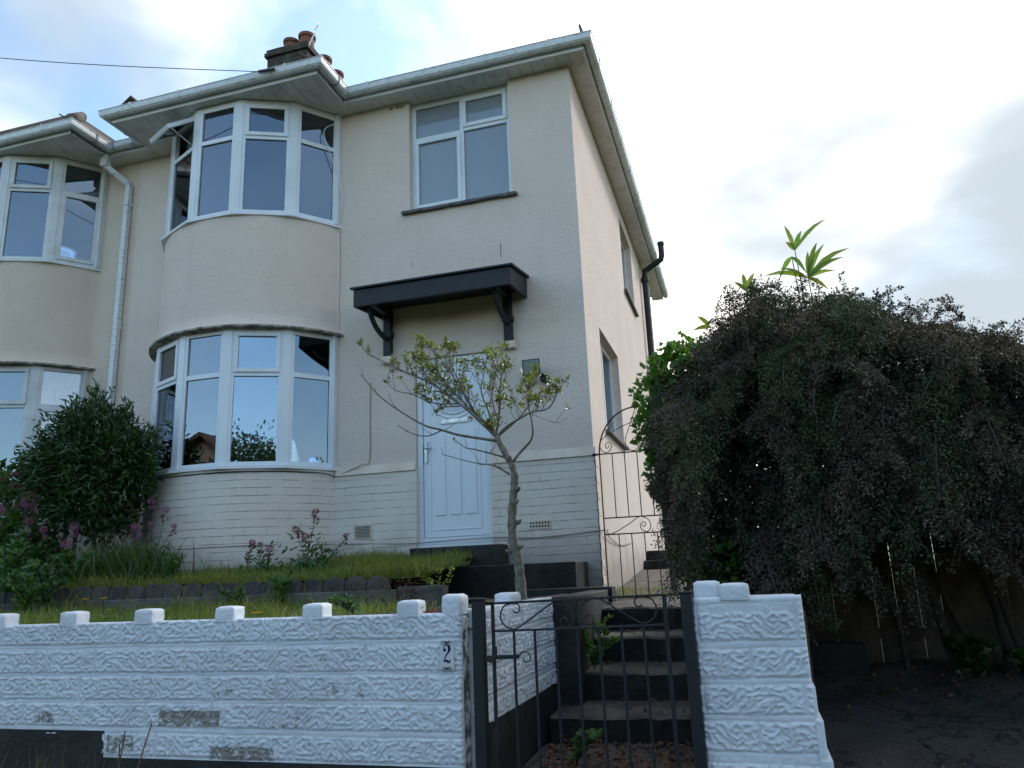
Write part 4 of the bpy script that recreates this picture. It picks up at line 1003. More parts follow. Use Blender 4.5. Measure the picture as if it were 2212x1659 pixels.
# black soil pipe on the side wall
mb = MB(); mb.tube([(.085, 6.2, 1.86), (.085, 6.2, 6.95), (.10, 6.2, 7.08), (.30, 6.2, 7.20), (.42, 6.2, 7.27), (.44, 6.2, 7.36), (.44, 6.2, 7.62)], .056, 14)
for z in (2.3, 4.0, 4.72, 6.85): mb.lathe((.085, 6.2, z), [(.056, 0), (.074, .01), (.074, .09), (.056, .10)], 14)
mb.tube([(.085, 6.2, 4.35), (.13, 6.13, 4.45)], .045, 10); mb.lathe((.44, 6.2, 7.55), [(.056, 0), (.066, .01), (.066, .07), (.05, .075)], 14)
mb.build('soil_pipe', 'black', H, smooth=False)
mb = MB(); mb.box(-.02, .055, 7.30, 7.375, 1.8, ZS); mb.build('downpipe', 'gutter', H, bevel=.006)

# white square downpipe between the houses
mb = MB(); mb.box(-6.165, -6.095, -.085, -.015, 1.5, 6.90)
mb.bar((-6.13, -.05, 6.90), (-6.35, -.27, 7.14), .07, .07, (0, 0, 1)); mb.bar((-6.35, -.27, 7.12), (-6.35, -.27, 7.30), .10, .09); 
for z in (2.6, 4.85, 6.6): mb.box(-6.175, -6.085, -.092, -.003, z, z+.045)
mb.build('downpipe', 'gutter', NEIGH, bevel=.006)
# chimney on the ridge
mb = MB(); mb.box(-6.41, -5.55, 3.30, 5.05, 8.8, 11.36); ch = mb.build('chimney', 'chimney', bpy.data.objects['roof'], bevel=.01)
mb = MB(); mb.box(-6.455, -5.505, 3.25, 5.10, 11.36, 11.45); mb.box(-6.43, -5.53, 3.28, 5.07, 11.45, 11.53); mb.build('chimney_corbel', 'chimney', ch, bevel=.015)
mb = MB(); mb.box(-6.36, -5.60, 3.34, 5.0, 11.53, 11.60); mb.build('flaunching', 'edging', ch, bevel=.04)
for x, y, h_, r_ in ((-6.02, 3.50, .26, .155), (-5.68, 3.50, .30, .165), (-5.70, 4.18, .28, .155), (-5.70, 4.66, .27, .155)):
    MB().lathe((x, y, 11.52), [(r_*.86, 0), (r_*.84, h_*.72), (r_, h_*.74), (r_*1.03, h_*.95), (r_*.93, h_), (r_*.8, h_), (r_*.78, h_*.3)], 20).build('chimney_pot', 'terracotta', ch, smooth=False)

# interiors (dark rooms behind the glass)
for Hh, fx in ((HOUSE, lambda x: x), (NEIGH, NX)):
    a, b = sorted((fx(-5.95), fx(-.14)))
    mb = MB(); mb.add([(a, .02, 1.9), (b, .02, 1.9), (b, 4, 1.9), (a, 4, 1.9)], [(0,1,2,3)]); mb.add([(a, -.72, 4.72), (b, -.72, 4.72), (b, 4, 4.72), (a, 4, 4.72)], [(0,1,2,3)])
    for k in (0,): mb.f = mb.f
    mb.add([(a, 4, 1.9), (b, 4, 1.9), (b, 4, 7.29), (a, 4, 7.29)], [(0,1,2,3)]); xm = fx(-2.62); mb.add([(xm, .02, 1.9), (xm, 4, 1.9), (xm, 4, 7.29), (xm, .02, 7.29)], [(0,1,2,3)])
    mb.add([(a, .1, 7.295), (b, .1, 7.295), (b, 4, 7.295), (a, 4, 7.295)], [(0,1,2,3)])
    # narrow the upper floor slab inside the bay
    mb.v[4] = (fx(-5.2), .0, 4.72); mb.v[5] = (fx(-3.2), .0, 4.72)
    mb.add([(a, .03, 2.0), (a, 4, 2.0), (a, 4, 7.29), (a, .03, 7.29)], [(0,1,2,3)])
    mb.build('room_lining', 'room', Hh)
# curtains and blinds just inside the glass
def facet_curtain(Hh, i, fl, a0, a1, mirror=0., mat='curtain', folds=5, amp=.016, d=-.14, z0=None, z1=None, name='curtain'):
    o, u, n, L = facet(i, mirror); zz = (5.80, 7.20) if fl else (2.84, 4.30)
    curtain(Hh, o, u, n, a0*L, a1*L, z0 or zz[0], z1 or zz[1], d, mat, folds, amp, name)
facet_curtain(HOUSE, 0, 1, .10, .32, folds=3, d=-.08); facet_curtain(HOUSE, 2, 1, .70, .92, folds=3, d=-.09); facet_curtain(HOUSE, 3, 1, .1, .9, folds=5)
facet_curtain(HOUSE, 3, 0, .2, .9, mat='blind', folds=8, amp=.012)
facet_curtain(NEIGH, 4, 1, .05, .97, -12., 'blind', 9, .010, -.07, name='vertical_blind')
facet_curtain(NEIGH, 4, 0, .05, .97, -12., 'curtain', 12, .008, -.08, name='net_curtain')
facet_curtain(NEIGH, 3, 0, .35, .6, -12., 'curtain', 3, .02, -.3)

# floodlight, cables, aerial
fl = empty('floodlight', (-.56, -.08, 3.55), 'square black floodlight fixed to the cream wall right of the door canopy', 'light')
mb = MB(); c = Vector((-.565, -.15, 3.665))
mb.add([(-.665, -.175, 3.575), (-.470, -.175, 3.575), (-.470, -.205, 3.745), (-.665, -.205, 3.745), (-.625, -.085, 3.60), (-.51, -.085, 3.60), (-.51, -.105, 3.72), (-.625, -.105, 3.72)], [(0,1,2,3), (4,7,6,5), (0,4,5,1), (1,5,6,2), (2,6,7,3), (3,7,4,0)])
mb.build('lamp_housing', 'black', fl, bevel=.006)
MB().add([(-.650, -.1785, 3.590), (-.485, -.1785, 3.590), (-.485, -.2065, 3.732), (-.650, -.2065, 3.732)], [(0,1,2,3)]).build('lamp_glass', 'fl_glass', fl)
mb = MB(); mb.box(-.50, -.42, -.10, -.001, 3.525, 3.585); mb.tube([(-.46, -.06, 3.55), (-.47, -.12, 3.60)], .012, 8); mb.build('bracket', 'black', fl, bevel=.004)
def cable(name, pts, r, mat, label): o = MB().tube(spline(pts, 5), r, 6).build(name, mat); return tag(o, label, 'cable')
cable('telephone_wire', [(-3.46, -1.02, 7.36), (-5.0, -1.54, 7.46), (-6.28, -1.95, 7.60), (-7.5, -2.43, 7.74), (-10, -3.34, 8.1), (-16, -5.5, 9.2)], .005, 'wire', 'thin overhead wire running left from the bay eaves across the sky')
o = MB().bar((-3.46, -1.02, 7.36), (-3.25, -1.01, 7.35), .028, .028).build('cable_clamp', 'wire', None, bevel=.006); tag(o, 'black clamp holding the overhead wire at the bay gutter', 'cable clamp')
cable('wall_cable', [(-5.4, -.35, 1.95), (-4.9, -.62, 1.97), (-4.2, -.80, 1.96), (-3.5, -.62, 1.965), (-3.02, -.16, 1.96), (-2.6, -.028, 1.95), (-2.0, -.028, 1.925), (-1.1, -.030, 1.94), (-.6, -.030, 1.915), (0.02, -.028, 1.95), (.03, .15, 1.94), (.012, 1.2, 1.84), (.012, 2.2, 1.90)], .006, 'cream_wire', 'painted cable running low across the cream brick front and round the corner')
cable('side_cable', [(-2.93, -.03, 2.70), (-2.6, -.035, 2.81), (-2.52, -.012, 2.86), (-2.515, -.01, 3.3), (-2.512, -.01, 3.75)], .005, 'cream_wire', 'thin cable rising up the wall between bay and canopy')
cable('canopy_cable', [(-1.13, -.008, 3.965), (-1.0, -.008, 3.975), (-.86, -.008, 4.00)], .004, 'cream_wire', 'short thin cable along the wall between door head and right bracket')
cable('window_cable', [(-2.93, -.03, 5.8), (-2.90, -.03, 6.2), (-2.99, -.12, 6.6), (-3.06, -.22, 6.95), (-3.0, -.10, 7.12), (-2.96, -.04, 7.15)], .005, 'upvc', 'looped white cable hanging beside the upper bay window')
cable('bay_cable', [(-5.3, -.30, 2.72), (-4.8, -.66, 2.735), (-4.2, -.80, 2.735), (-3.6, -.68, 2.74), (-3.05, -.24, 2.735), (-2.93, -.03, 2.70)], .006, 'wire', 'dark cable tucked under the lower bay sill')
ae = empty('tv_aerial', (-5.49, 3.3, 11.4), 'thin television aerial leaning from the right of the chimney', 'aerial')
mb = MB(); mb.tube([(-5.49, 3.28, 11.40), (-5.40, 3.28, 11.62), (-5.31, 3.28, 11.81)], .010, 6)
for k in range(7):
    t_ = k/6; p = Vector((-5.49, 3.28, 11.42)).lerp(Vector((-5.31, 3.28, 11.81)), t_); L_ = .08+.03*math.sin(k*2); mb.tube([p+Vector((0, -L_*.3, -L_*.5)), p+Vector((0, L_*.3, L_))], .004, 5)
mb.build('aerial_rods', 'metal', ae)

# ================================================================== ARCHED SIDE GATE
ag = empty('arched_gate', (.47, -.05, 1.3), 'tall arched black iron garden gate at the right corner of the house', 'gate')
gy = -.05; X0, X1 = .066, .865; xc = (X0+X1)/2
mb = MB(); r_ = .0075
mb.tube([(X0, gy, 1.30), (X0, gy, 2.72)], r_, 6); mb.tube([(X1, gy, 1.30), (X1, gy, 2.72)], r_, 6)
mb.tube([(xc+(X1-X0)/2*math.cos(t_), gy, 2.70+.46*math.sin(t_)) for t_ in np.linspace(0, math.pi, 28)], r_, 6)
for z in (2.705, 2.065, 1.905, 1.315): mb.bar((X0, gy, z), (X1, gy, z), .012, .010)
mb.tube([(-.01, gy, 2.705), (X0, gy, 2.705)], .010, 8); mb.ball((.015, gy, 2.705), .020)
mb.build('gate_frame', 'black', ag)
for k in range(1, 6):
    x = X0+(X1-X0)*k/6.4+.002
    mb = MB(); mb.tube([(x, gy, 2.065), (x, gy, 2.705)], .0055, 6); mb.tube([(x+.012, gy, 1.315), (x+.012, gy, 1.905)], .0055, 6); mb.build('bar', 'black', ag)
for sg in (-1, 1):
    f = lambda p: (xc+sg*(xc-p[0]), p[1]) if sg > 0 else p
    mb = MB()
    for pts in (spline([(.17, 2.79), (.155, 2.76), (.135, 2.775), (.142, 2.81), (.175, 2.815), (.195, 2.78), (.17, 2.73), (.115, 2.722), (.08, 2.77), (.085, 2.83), (.14, 2.885), (.30, 2.965), (.43, 3.015), (.445, 3.045), (.42, 3.055), (.405, 3.03)]),
                spline([(.455, 2.80), (.43, 2.775), (.405, 2.80), (.42, 2.84), (.46, 2.83), (.478, 2.775), (.44, 2.725), (.39, 2.72), (.34, 2.78), (.345, 2.86), (.40, 2.99), (.455, 3.13), (.445, 3.15)]),
                spline([(.44, 1.985), (.455, 1.965), (.475, 1.985), (.46, 2.01), (.425, 1.99), (.43, 1.94), (.48, 1.915), (.52, 1.95), (.51, 2.02), (.46, 2.055), (.41, 2.06), (.30, 1.99), (.14, 1.912), (.09, 1.93), (.10, 1.955)]) if sg < 0 else []):
        if pts: MB().tube([(f(p)[0], gy, p[1]) for p in pts], .0042, 6).build('scroll', 'black', ag, smooth=True)
mb = MB(); mb.box(.60, .66, .6, .66, 1.3, 2.45); o = mb.build('post', 'black', None, bevel=.004); tag(o, 'plain black post standing behind the arched gate', 'post')

# ================================================================== VEGETATION
def sweep(mb, pts, r0, r1, n=6, k=4):
    p = spline(pts, k); m_ = len(p); mb.tube(p, [r0+(r1-r0)*i/(m_-1) for i in range(m_)], n); return p
# ---- holly tree by the return wall
rt_ = np.random.default_rng(5)
tree = empty('young_holly_tree', (-.26, -2., 1.36), 'small pruned tree with pale bark and red berries in front of the door', 'tree')
LIMB = dict(
A=[(-.29,2.39),(-.33,2.45),(-.39,2.57),(-.41,2.63),(-.47,2.71),(-.56,2.80),(-.65,2.89),(-.74,2.99),(-.83,3.07),(-.91,3.17)],
A2=[(-.41,2.62),(-.52,2.74),(-.63,2.85),(-.70,2.91),(-.82,3.01),(-.93,3.10),(-1.05,3.17),(-1.21,3.24),(-1.31,3.31),(-1.49,3.41),(-1.55,3.50)],
B=[(-.41,2.58),(-.54,2.62),(-.71,2.65),(-.86,2.71),(-.96,2.74),(-1.07,2.80),(-1.23,2.92),(-1.35,3.01),(-1.43,3.12),(-1.51,3.21)],
B2=[(-.86,2.71),(-.98,2.68),(-1.09,2.69),(-1.24,2.78)], B3=[(-.70,2.91),(-.95,2.96),(-1.15,3.05),(-1.33,3.12),(-1.43,3.22)],
C=[(-.31,2.43),(-.42,2.48),(-.57,2.52),(-.64,2.54),(-.71,2.60)], D=[(-.31,2.31),(-.42,2.39),(-.52,2.39)], D2=[(-.42,2.39),(-.57,2.42),(-.79,2.48)],
E=[(-.28,2.40),(-.22,2.47),(-.10,2.56),(-.09,2.69),(-.10,2.85),(-.02,3.02)], F=[(-.41,2.60),(-.34,2.69),(-.21,2.75),(-.12,2.80),(.01,2.82),(.08,2.92),(.10,2.99)],
G=[(-.41,2.62),(-.37,2.75),(-.33,2.89),(-.31,3.03),(-.25,3.13)], H=[(-.45,2.69),(-.48,2.83),(-.55,3.02),(-.54,3.20),(-.52,3.37)],
I=[(-.56,2.80),(-.65,2.99),(-.74,3.23),(-.74,3.40)], J=[(-.65,2.89),(-.82,3.09),(-.97,3.29),(-1.10,3.48)], K=[(-.41,2.60),(-.27,2.74),(-.17,2.86),(-.18,3.02),(-.19,3.13)],
L=[(-.74,2.99),(-.89,3.17),(-1.15,3.37),(-1.16,3.43)], Mm=[(-.59,2.83),(-.70,3.07),(-.81,3.27),(-.95,3.42)], Nn=[(-.38,2.70),(-.44,2.95),(-.40,3.11),(-.36,3.22)],
O=[(-.82,3.01),(-1.01,3.09),(-1.19,3.11)], Pp=[(-.71,2.89),(-.91,2.93),(-.99,2.90)])
YO = dict(A=.05, A2=-.08, B=-.18, B2=-.05, B3=.15, C=-.1, D=-.1, D2=-.16, E=-.15, F=.1, G=-.2, H=.2, I=-.12, J=.12, K=.25, L=.2, Mm=-.22, Nn=.05, O=.25, Pp=.2)
RAD = dict(A=.021, A2=.016, B=.0125, E=.012, F=.011, G=.010, H=.0092, C=.0092, D=.011)
tm = MB()
tp = [(-.25, -2, 1.30), (-.26, -2, 1.53), (-.27, -2, 1.67), (-.305, -2, 1.84), (-.30, -2, 2.02), (-.28, -2, 2.19), (-.27, -2, 2.29), (-.29, -2, 2.39), (-.345, -2, 2.50), (-.405, -2, 2.62)]
p = spline(tp, 5); m_ = len(p)
tm.tube(p, [.041-.019*i/(m_-1)+.003*math.sin(i*1.9)+.002*math.sin(i*.7) for i in range(m_)], 12)
for (x, z, dx) in ((-.235, 1.76, .05), (-.345, 1.73, -.05), (-.24, 1.95, .035), (-.255, 2.10, .03), (-.33, 1.80, -.03), (-.235, 2.2, .025)):
    tm.tube([(x-dx*.8, -2, z-.01), (x, -2.01, z), (x+dx*.35, -2.015, z+.012)], [.022, .014, .007], 7)
tips = []; tw = MB()
allpts = []
for k_, pts in LIMB.items():
    yo = YO[k_]; r0 = RAD.get(k_, .0065); base_y = -2.0
    q = []
    for i, (x, z) in enumerate(pts):
        f = i/(len(pts)-1); y = base_y+yo*f+.012*math.sin(i*2.3)
        if k_ not in ('A', 'C', 'D', 'E'):
            # attach at the parent's own depth
            pass
        q.append((x+.006*math.sin(i*3.1), y, z+.005*math.cos(i*2.7)))
    sp__ = sweep(tm if r0 > .009 else tw, q, r0, .0028, 7 if r0 > .009 else 5)
    allpts.append((k_, sp__))
# twigs
def twig(p0, d, L, r, depth):
    pts = [Vector(p0)]; d = Vector(d).normalized(); n = 5
    for i in range(n):
        d = (d+Vector((rt_.normal()*.16, rt_.normal()*.16, rt_.normal()*.12+.07))).normalized(); pts.append(pts[-1]+d*L/n)
    tw.tube(pts, [r*(1-.6*i/n) for i in range(n+1)], 4, cap=False)
    if depth > 0:
        for i in range(2, n):
            if rt_.random() < .50: twig(pts[i], d+Vector((rt_.normal()*.7, rt_.normal()*.6, rt_.normal()*.4+.3)), L*.55, r*.7, depth-1)
    tips.append((pts[-1], d, depth))
for k_, sp__ in allpts:
    bare = k_ in ('B', 'B2', 'C', 'D', 'D2')
    n = len(sp__)
    for i in list(range(int(n*.30), n, 1 if not bare else 6)):
        if k_ == 'E' and i < n*.6: continue
        x = sp__[i][0]
        if not bare and x < -1.15 and i % 4: continue
        up_ = Vector((rt_.normal()*.5+(.0 if x > -.5 else -.35), rt_.normal()*.6, .9+rt_.normal()*.4))
        L_ = rt_.uniform(.10, .30)*(.6 if bare else 1); z = sp__[i][2]; L_ = min(L_, max(.05, 3.42-z-(.0 if x < -.3 else .26))); L_ *= .6 if x > -.12 else 1
        nt_ = len(tips); twig(sp__[i], up_, L_, .0034, 1 if not bare else 0)
        if bare: tips = tips[:nt_]
    if k_ not in ('B', 'B2', 'D', 'D2'):
        e = Vector(sp__[-1]); tips.append((e, (e-Vector(sp__[-3])).normalized(), 1)); tips.append((e, (e-Vector(sp__[-3])).normalized(), 1))
tm.build('trunk', 'bark', tree, smooth=True); tw.build('twigs', 'bark', tree, smooth=True)
P, Dd, Ll = [], [], []; bm_ = MB()
for (p, d, dep) in tips:
    if rt_.random() < .38: continue
    n = rt_.integers(4, 9)
    for _ in range(n):
        dd = Vector((rt_.normal(), rt_.normal(), rt_.normal()*.7+.55)).normalized()+d*.3
        P.append(p+Vector(rt_.normal(size=3)*.010)-d*rt_.uniform(0, .05)); Dd.append(dd); Ll.append(rt_.uniform(.024, .048))
    if rt_.random() < .42:
        for _ in range(rt_.integers(2, 6)):
            bm_.ball(p-Vector((0, 0, .018))+Vector(rt_.normal(size=3)*.013)-d*.015, .0062, 6, 4)
leaves('leaves', np.array([tuple(v) for v in P]), np.array([tuple(v) for v in Dd]), np.array(Ll), np.array(Ll)*.55, 'leaf_holly', tree, fold=.3, curve=.15, tint=vary(len(P), rt_, .55, 1.35, .10), rng=rt_)
ob = bm_.build('berries', 'berry', tree, smooth=True); ob['kind'] = 'stuff'
print('tree leaves', len(P))

# ---- large cotoneaster hedge
rh = np.random.default_rng(21)
hedge = empty('cotoneaster_hedge', (2.3, -1.8, 1.3), 'huge dark arching bush of tiny leaves spilling over the fence on the right', 'hedge')
XT = np.array([.72, .85, 1.05, 1.30, 1.50, 1.75, 2.10, 2.40, 2.65, 2.85, 3.10, 3.40, 4.0, 5.0, 6.2]); ZT = np.array([2.55, 2.88, 3.14, 3.42, 3.60, 3.64, 3.54, 3.36, 3.26, 3.20, 3.00, 2.76, 2.50, 2.35, 2.1])
XB = np.array([.72, .85, 1.05, 1.2, 1.6, 2.2, 2.6, 3.0, 3.5, 6.2]); ZB = np.array([2.15, 1.80, 1.45, 1.42, 1.40, 1.70, 1.80, 1.80, 1.82, 1.7])
def hedge_pt(x, phi, s=1.):
    """phi 0 = low front, pi/2 = crest, pi = low back"""
    zt = np.interp(x, XT, ZT); zb = np.interp(x, XB, ZB)
    sq = np.sqrt(np.clip(1-np.clip((1.7-x)/1.0, 0, 1)**2.2, 0, 1)); dep = (1.15*sq+.12)
    yc = -1.75-.10*(x-1.7)
    zc = zb+.42*(zt-zb)
    cz = np.sin(phi); y = yc-dep*np.cos(phi)*s*(1+.0*cz)
    up_ = zt-zc; dn = zc-zb
    z = zc+np.where(cz > 0, up_*cz**.85 if np.ndim(cz) == 0 else up_*np.sign(cz)*np.abs(cz)**.85, 0)*s
    return np.stack([x, y, z], -1)
def surf(x, a, s=1.):
    # a in [-.5, pi+.2]; negative values hang below the widest line at the front
    zt = np.interp(x, XT, ZT); zb = np.interp(x, XB, ZB); sq = np.sqrt(np.clip(1-np.clip((1.75-x)/1.05, 0, 1)**2.4, 0, 1)); dep = 1.12*sq+.10
    yc = -1.75-.08*(x-1.7); zc = zb+.45*(zt-zb); c, s2 = np.cos(a), np.sin(a)
    return np.stack([x, yc-dep*c*s, np.where(s2 > 0, zc+(zt-zc)*np.abs(s2)**.9*s, zc+(zc-zb)*s2*1.25)], -1)
PL, DL, TL = [], [], []; br = MB()
def twig_in(pts, r0):
    pts = np.array(pts); lim = -1.8-pts[:, 1]; ok = (pts[:, 2] < np.interp(pts[:, 0], XT, ZT)-.34*lim+.10) & (pts[:, 0] > .80+.10*lim)
    k = len(pts) if ok.all() else int(np.argmin(ok))
    if k >= 3: br.tube([tuple(v) for v in pts[:k]], [r0*(1-.75*i/k) for i in range(k)], 4, cap=False)
nf = 64000; fx_ = np.where(rh.random(nf) < .35, rh.uniform(1.8, 3.4, nf), rh.uniform(1.0, 6, nf)); fz = rh.uniform(0, 1, nf); zt_ = np.interp(fx_, XT, ZT)-.45; zb_ = np.interp(fx_, XB, ZB)-.05
fy = -1.6+rh.normal(size=nf)*.22; PL.append(np.stack([fx_, fy, zb_+(zt_-zb_)*fz], 1)); DL.append(rh.normal(size=(nf, 3))); T = np.array([.55, .62, .52])*rh.uniform(.5, 1.1, (nf, 1)); TL.append(np.concatenate([T, np.ones((nf, 1))], 1))
def spray_leaves(pts, nl, base, wide, tipl=1.35):
    npt = len(pts)-1; t_ = rh.uniform(.05, 1., nl)*npt*.999; i0 = t_.astype(int); f = (t_-i0)[:, None]; q = pts[i0]*(1-f)+pts[i0+1]*f; tg = unit(pts[i0+1]-pts[i0])
    off = rh.normal(size=(nl, 3)); off -= tg*np.sum(off*tg, 1, keepdims=True); off = unit(off)*np.array([1, 1, .55]); spread = rh.uniform(.003, wide, (nl, 1))
    PL.append(q+off*spread); DL.append(off+tg*.7+rh.normal(size=(nl, 3))*.25)
    T = base*rh.uniform(.7, 1.3, (nl, 1))*(1+(tipl-1)*(t_/npt)[:, None]); TL.append(np.concatenate([T, np.ones((nl, 1))], 1))
for k in range(250):
    x = rh.uniform(.95, 5.6) if rh.random() < .6 else rh.uniform(.9, 3.6); a = rh.uniform(-.55, 1.9); thin = x > 2.2 and a > 1.0
    a0_ = a; p = surf(np.array(x), a, .50 if not thin else .62); n_ = unit(surf(np.array(x), a, 1.)-surf(np.array(x), a, .5)+np.array([-.4*(x < 1.3), 0, .1])); tx = rh.normal()*.7+(-.4 if x < 1.5 else .1)
    d = unit(n_+np.array([tx, -.25, .45 if a > .3 else .1])); L = rh.uniform(.75, 1.15)*(.8 if thin else 1); npt = 12; g = rh.uniform(.13, .20); p00 = p.copy(); d00 = d.copy(); good = False
    for tr_ in range(7):
        p = p00.copy(); d = d00.copy(); pts = [p.copy()]
        for i in range(npt): d = unit(d+np.array([0, 0, -g])+rh.normal(size=3)*.03); p = p+d*L/npt; pts.append(p.copy())
        pts = np.array(pts); lim = -1.8-pts[:, 1]
        zt_b = np.interp(pts[:, 0], XT, ZT)+rh.uniform(-.04, .05)-.34*lim
        if (pts[:, 2] < zt_b).all() and (pts[:, 0] > .80+.10*lim+.25*np.clip(1.9-pts[:, 2], 0, 1)).all(): good = True; break
        L *= .82; d00 = unit(d00+np.array([.12 if x < 1.6 else 0, 0, -.10]))
    if not good or L < .28: continue
    base = (np.array([1.08, .99, .94]) if rh.random() < .6 else np.array([.60, 1.0, .66]))*rh.uniform(.75, 1.35)
    twig_in(pts, .007)
    spray_leaves(pts, 150, base, .03)
    for i in range(2, npt):
        for sg in (-1, 1, 1, -1):
            tg = unit(pts[i]-pts[i-1]); sd_ = unit(np.cross(tg, [0, 0, 1]))*sg; dd = unit(tg*.8+sd_*rh.uniform(.5, 1.2)+np.array([0, 0, rh.normal()*.2])); q = pts[i].copy(); l2 = rh.uniform(.12, .27); qs = [q.copy()]
            for j in range(5): dd = unit(dd+np.array([0, 0, -.22])+rh.normal(size=3)*.05); q = q+dd*l2/5; qs.append(q.copy())
            spray_leaves(np.array(qs), 38, base, .017)
for k in range(150):
    x = rh.uniform(1.3, 5.4) if rh.random() < .5 else rh.uniform(2.2, 3.6); a = rh.uniform(1.05, 2.1); p = surf(np.array(x), a, .93); d = unit(np.array([rh.normal()*.8, -.2, rh.uniform(.2, .9)])); L = rh.uniform(.10, .24); qs = [p.copy()]
    for j in range(6): d = unit(d+rh.normal(size=3)*.12+np.array([0, 0, -.06])); p = p+d*L/6; qs.append(p.copy())
    qs = np.array(qs); twig_in(qs, .0035); spray_leaves(qs, int(150*L/.3), np.array([.9, .95, .85])*rh.uniform(.7, 1.3), .012)
ns = 1700
lump = lambda x, a: .93+.09*np.sin(x*3.7+a*2.1)+.07*np.sin(x*7.3-a*4.3+1)+.05*np.sin(x*13+a*7)
tone = lambda x, a: .5+.5*np.sin(x*2.9+1.3*np.sin(a*3))*np.sin(a*4.1+x*1.7)
for k in range(ns):
    x = rh.uniform(.78, 5.9) if rh.random() > .42 else rh.uniform(.75, 3.4); a = rh.uniform(-.95, 2.5) if rh.random() < .85 else rh.uniform(2.2, 3.4)
    if x > 3.6 and rh.random() < .35: continue
    thin = (x > 2.25) and (1.05 < a < 2.1)
    s = float(lump(x, a))*rh.uniform(.80, 1.0)
    if thin: s = min(s, .90)
    p0 = surf(np.array(x), a, s)
    da = .05; n_ = unit(surf(np.array(x), a, s*1.05)-surf(np.array(x), a, s*.6)+np.array([-.35*(x < 1.3), 0, 0]))
    # direction: outward, sideways, then drooping
    side = np.array([rh.normal()*.75-(.35 if x < 1.6 else -.15), -.35 if a < 1.6 else .2, 0]); d = unit(n_*.75+side+np.array([0, 0, .25]))
    L = rh.uniform(.28, .60)*(1. if not thin else .9); npt = 9; p = p0-d*L*.45; pts = [p.copy()]; g = rh.uniform(.10, .22)
    for i in range(npt):
        d = unit(d+np.array([0, 0, -g])+rh.normal(size=3)*.05); p = p+d*L/npt; pts.append(p.copy())
    pts = np.array(pts)
    zb = np.interp(x, XB, ZB)-.12
    if pts[-1][2] < zb-.1*rh.random(): continue
    if k % 3 == 0: twig_in(pts, .0045)
    nl = int(rh.uniform(95, 150)*L/.45)
    t_ = rh.uniform(.12, 1., nl)*npt; i0 = np.minimum(t_.astype(int), npt-1); f = (t_-i0)[:, None]; q = pts[i0]*(1-f)+pts[i0+1]*f; tg = unit(pts[i0+1]-pts[i0])
    off = rh.normal(size=(nl, 3)); off -= tg*np.sum(off*tg, 1, keepdims=True); off = unit(off); spread = rh.uniform(.004, .055, (nl, 1))*(1-.5*(t_/npt)[:, None])
    PL.append(q+off*spread); DL.append(off*1.0+tg*.6+rh.normal(size=(nl, 3))*.3)
    tn = float(tone(x, a)); base = np.array([1.05, .90, .88]) if rh.random() < .25+.5*tn else np.array([.55, .98, .66])
    base = base*rh.uniform(.65, 1.35)
    if rh.random() < .10: base = np.array([1.9, 1.75, 1.6])
    T = base*rh.uniform(.65, 1.3, (nl, 1)); TL.append(np.concatenate([T, np.ones((nl, 1))], 1))
# inner mass
ni = 90000; x = np.where(rh.random(ni) < .3, rh.uniform(.85, 1.8, ni), rh.uniform(1.2, 6, ni)); a = rh.uniform(-1.0, 3.9, ni); sx = rh.uniform(.15, .80, ni)
q = surf(x, a, 1.); cpt = surf(x, a, 0.); q2 = cpt+(q-cpt)*sx[:, None]; q2[:, 2] -= .12*rh.random(ni)*(np.sin(a) < 0); ok = ~((x > 2.3) & (a > .9) & (a < 2.2) & (sx > .55)); q2 = q2[ok]
PL.append(q2); DL.append(rh.normal(size=(len(q2), 3))); T = np.array([.62, .70, .60])*rh.uniform(.5, 1.1, (len(q2), 1)); TL.append(np.concatenate([T, np.ones((len(q2), 1))], 1))
n_in = len(PL[-1]); PL = np.concatenate(PL); DL = np.concatenate(DL); TL = np.concatenate(TL)
lim = -1.8-PL[:, 1]; ok = (PL[:, 2] < np.interp(PL[:, 0], XT, ZT)-.34*lim+.06*np.sin(PL[:, 0]*23)+.10*(PL[:, 0] > 2.1)+.05) & (PL[:, 0] > .76+.10*lim+.05*np.sin(PL[:, 2]*17)); isin = np.zeros(len(PL), bool); isin[-n_in:] = True; isin[:nf] = True
PL, DL, TL, isin = PL[ok], DL[ok], TL[ok], isin[ok]; nL = len(PL)
Ls = rh.uniform(.012, .021, nL); Ls = np.where(isin, rh.uniform(.032, .055, nL), Ls)
leaves('foliage', PL, DL, Ls, Ls*.62, 'leaf_cot', hedge, TL, rng=rh)
for k in range(26):
    x = rh.uniform(1.4, 5.5); x1 = x+rh.uniform(-.6, .6); a = rh.uniform(.3, 2.6); e = surf(np.array(max(x1, .9)), a, .85)
    br.tube(spline([(x, -1.5+rh.uniform(-.1, .1), 1.6), (x+(x1-x)*.3, -1.5+rh.uniform(-.1, .2), 1.9), ((x+x1)/2+rh.uniform(-.2, .2), (e[1]-1.75)/2, (1.6+e[2])/2+.2), tuple(e)], 4), [.022-.0012*i for i in range(13)], 5)
br.build('branches', 'darkbark', hedge)
print('hedge leaves', nL)

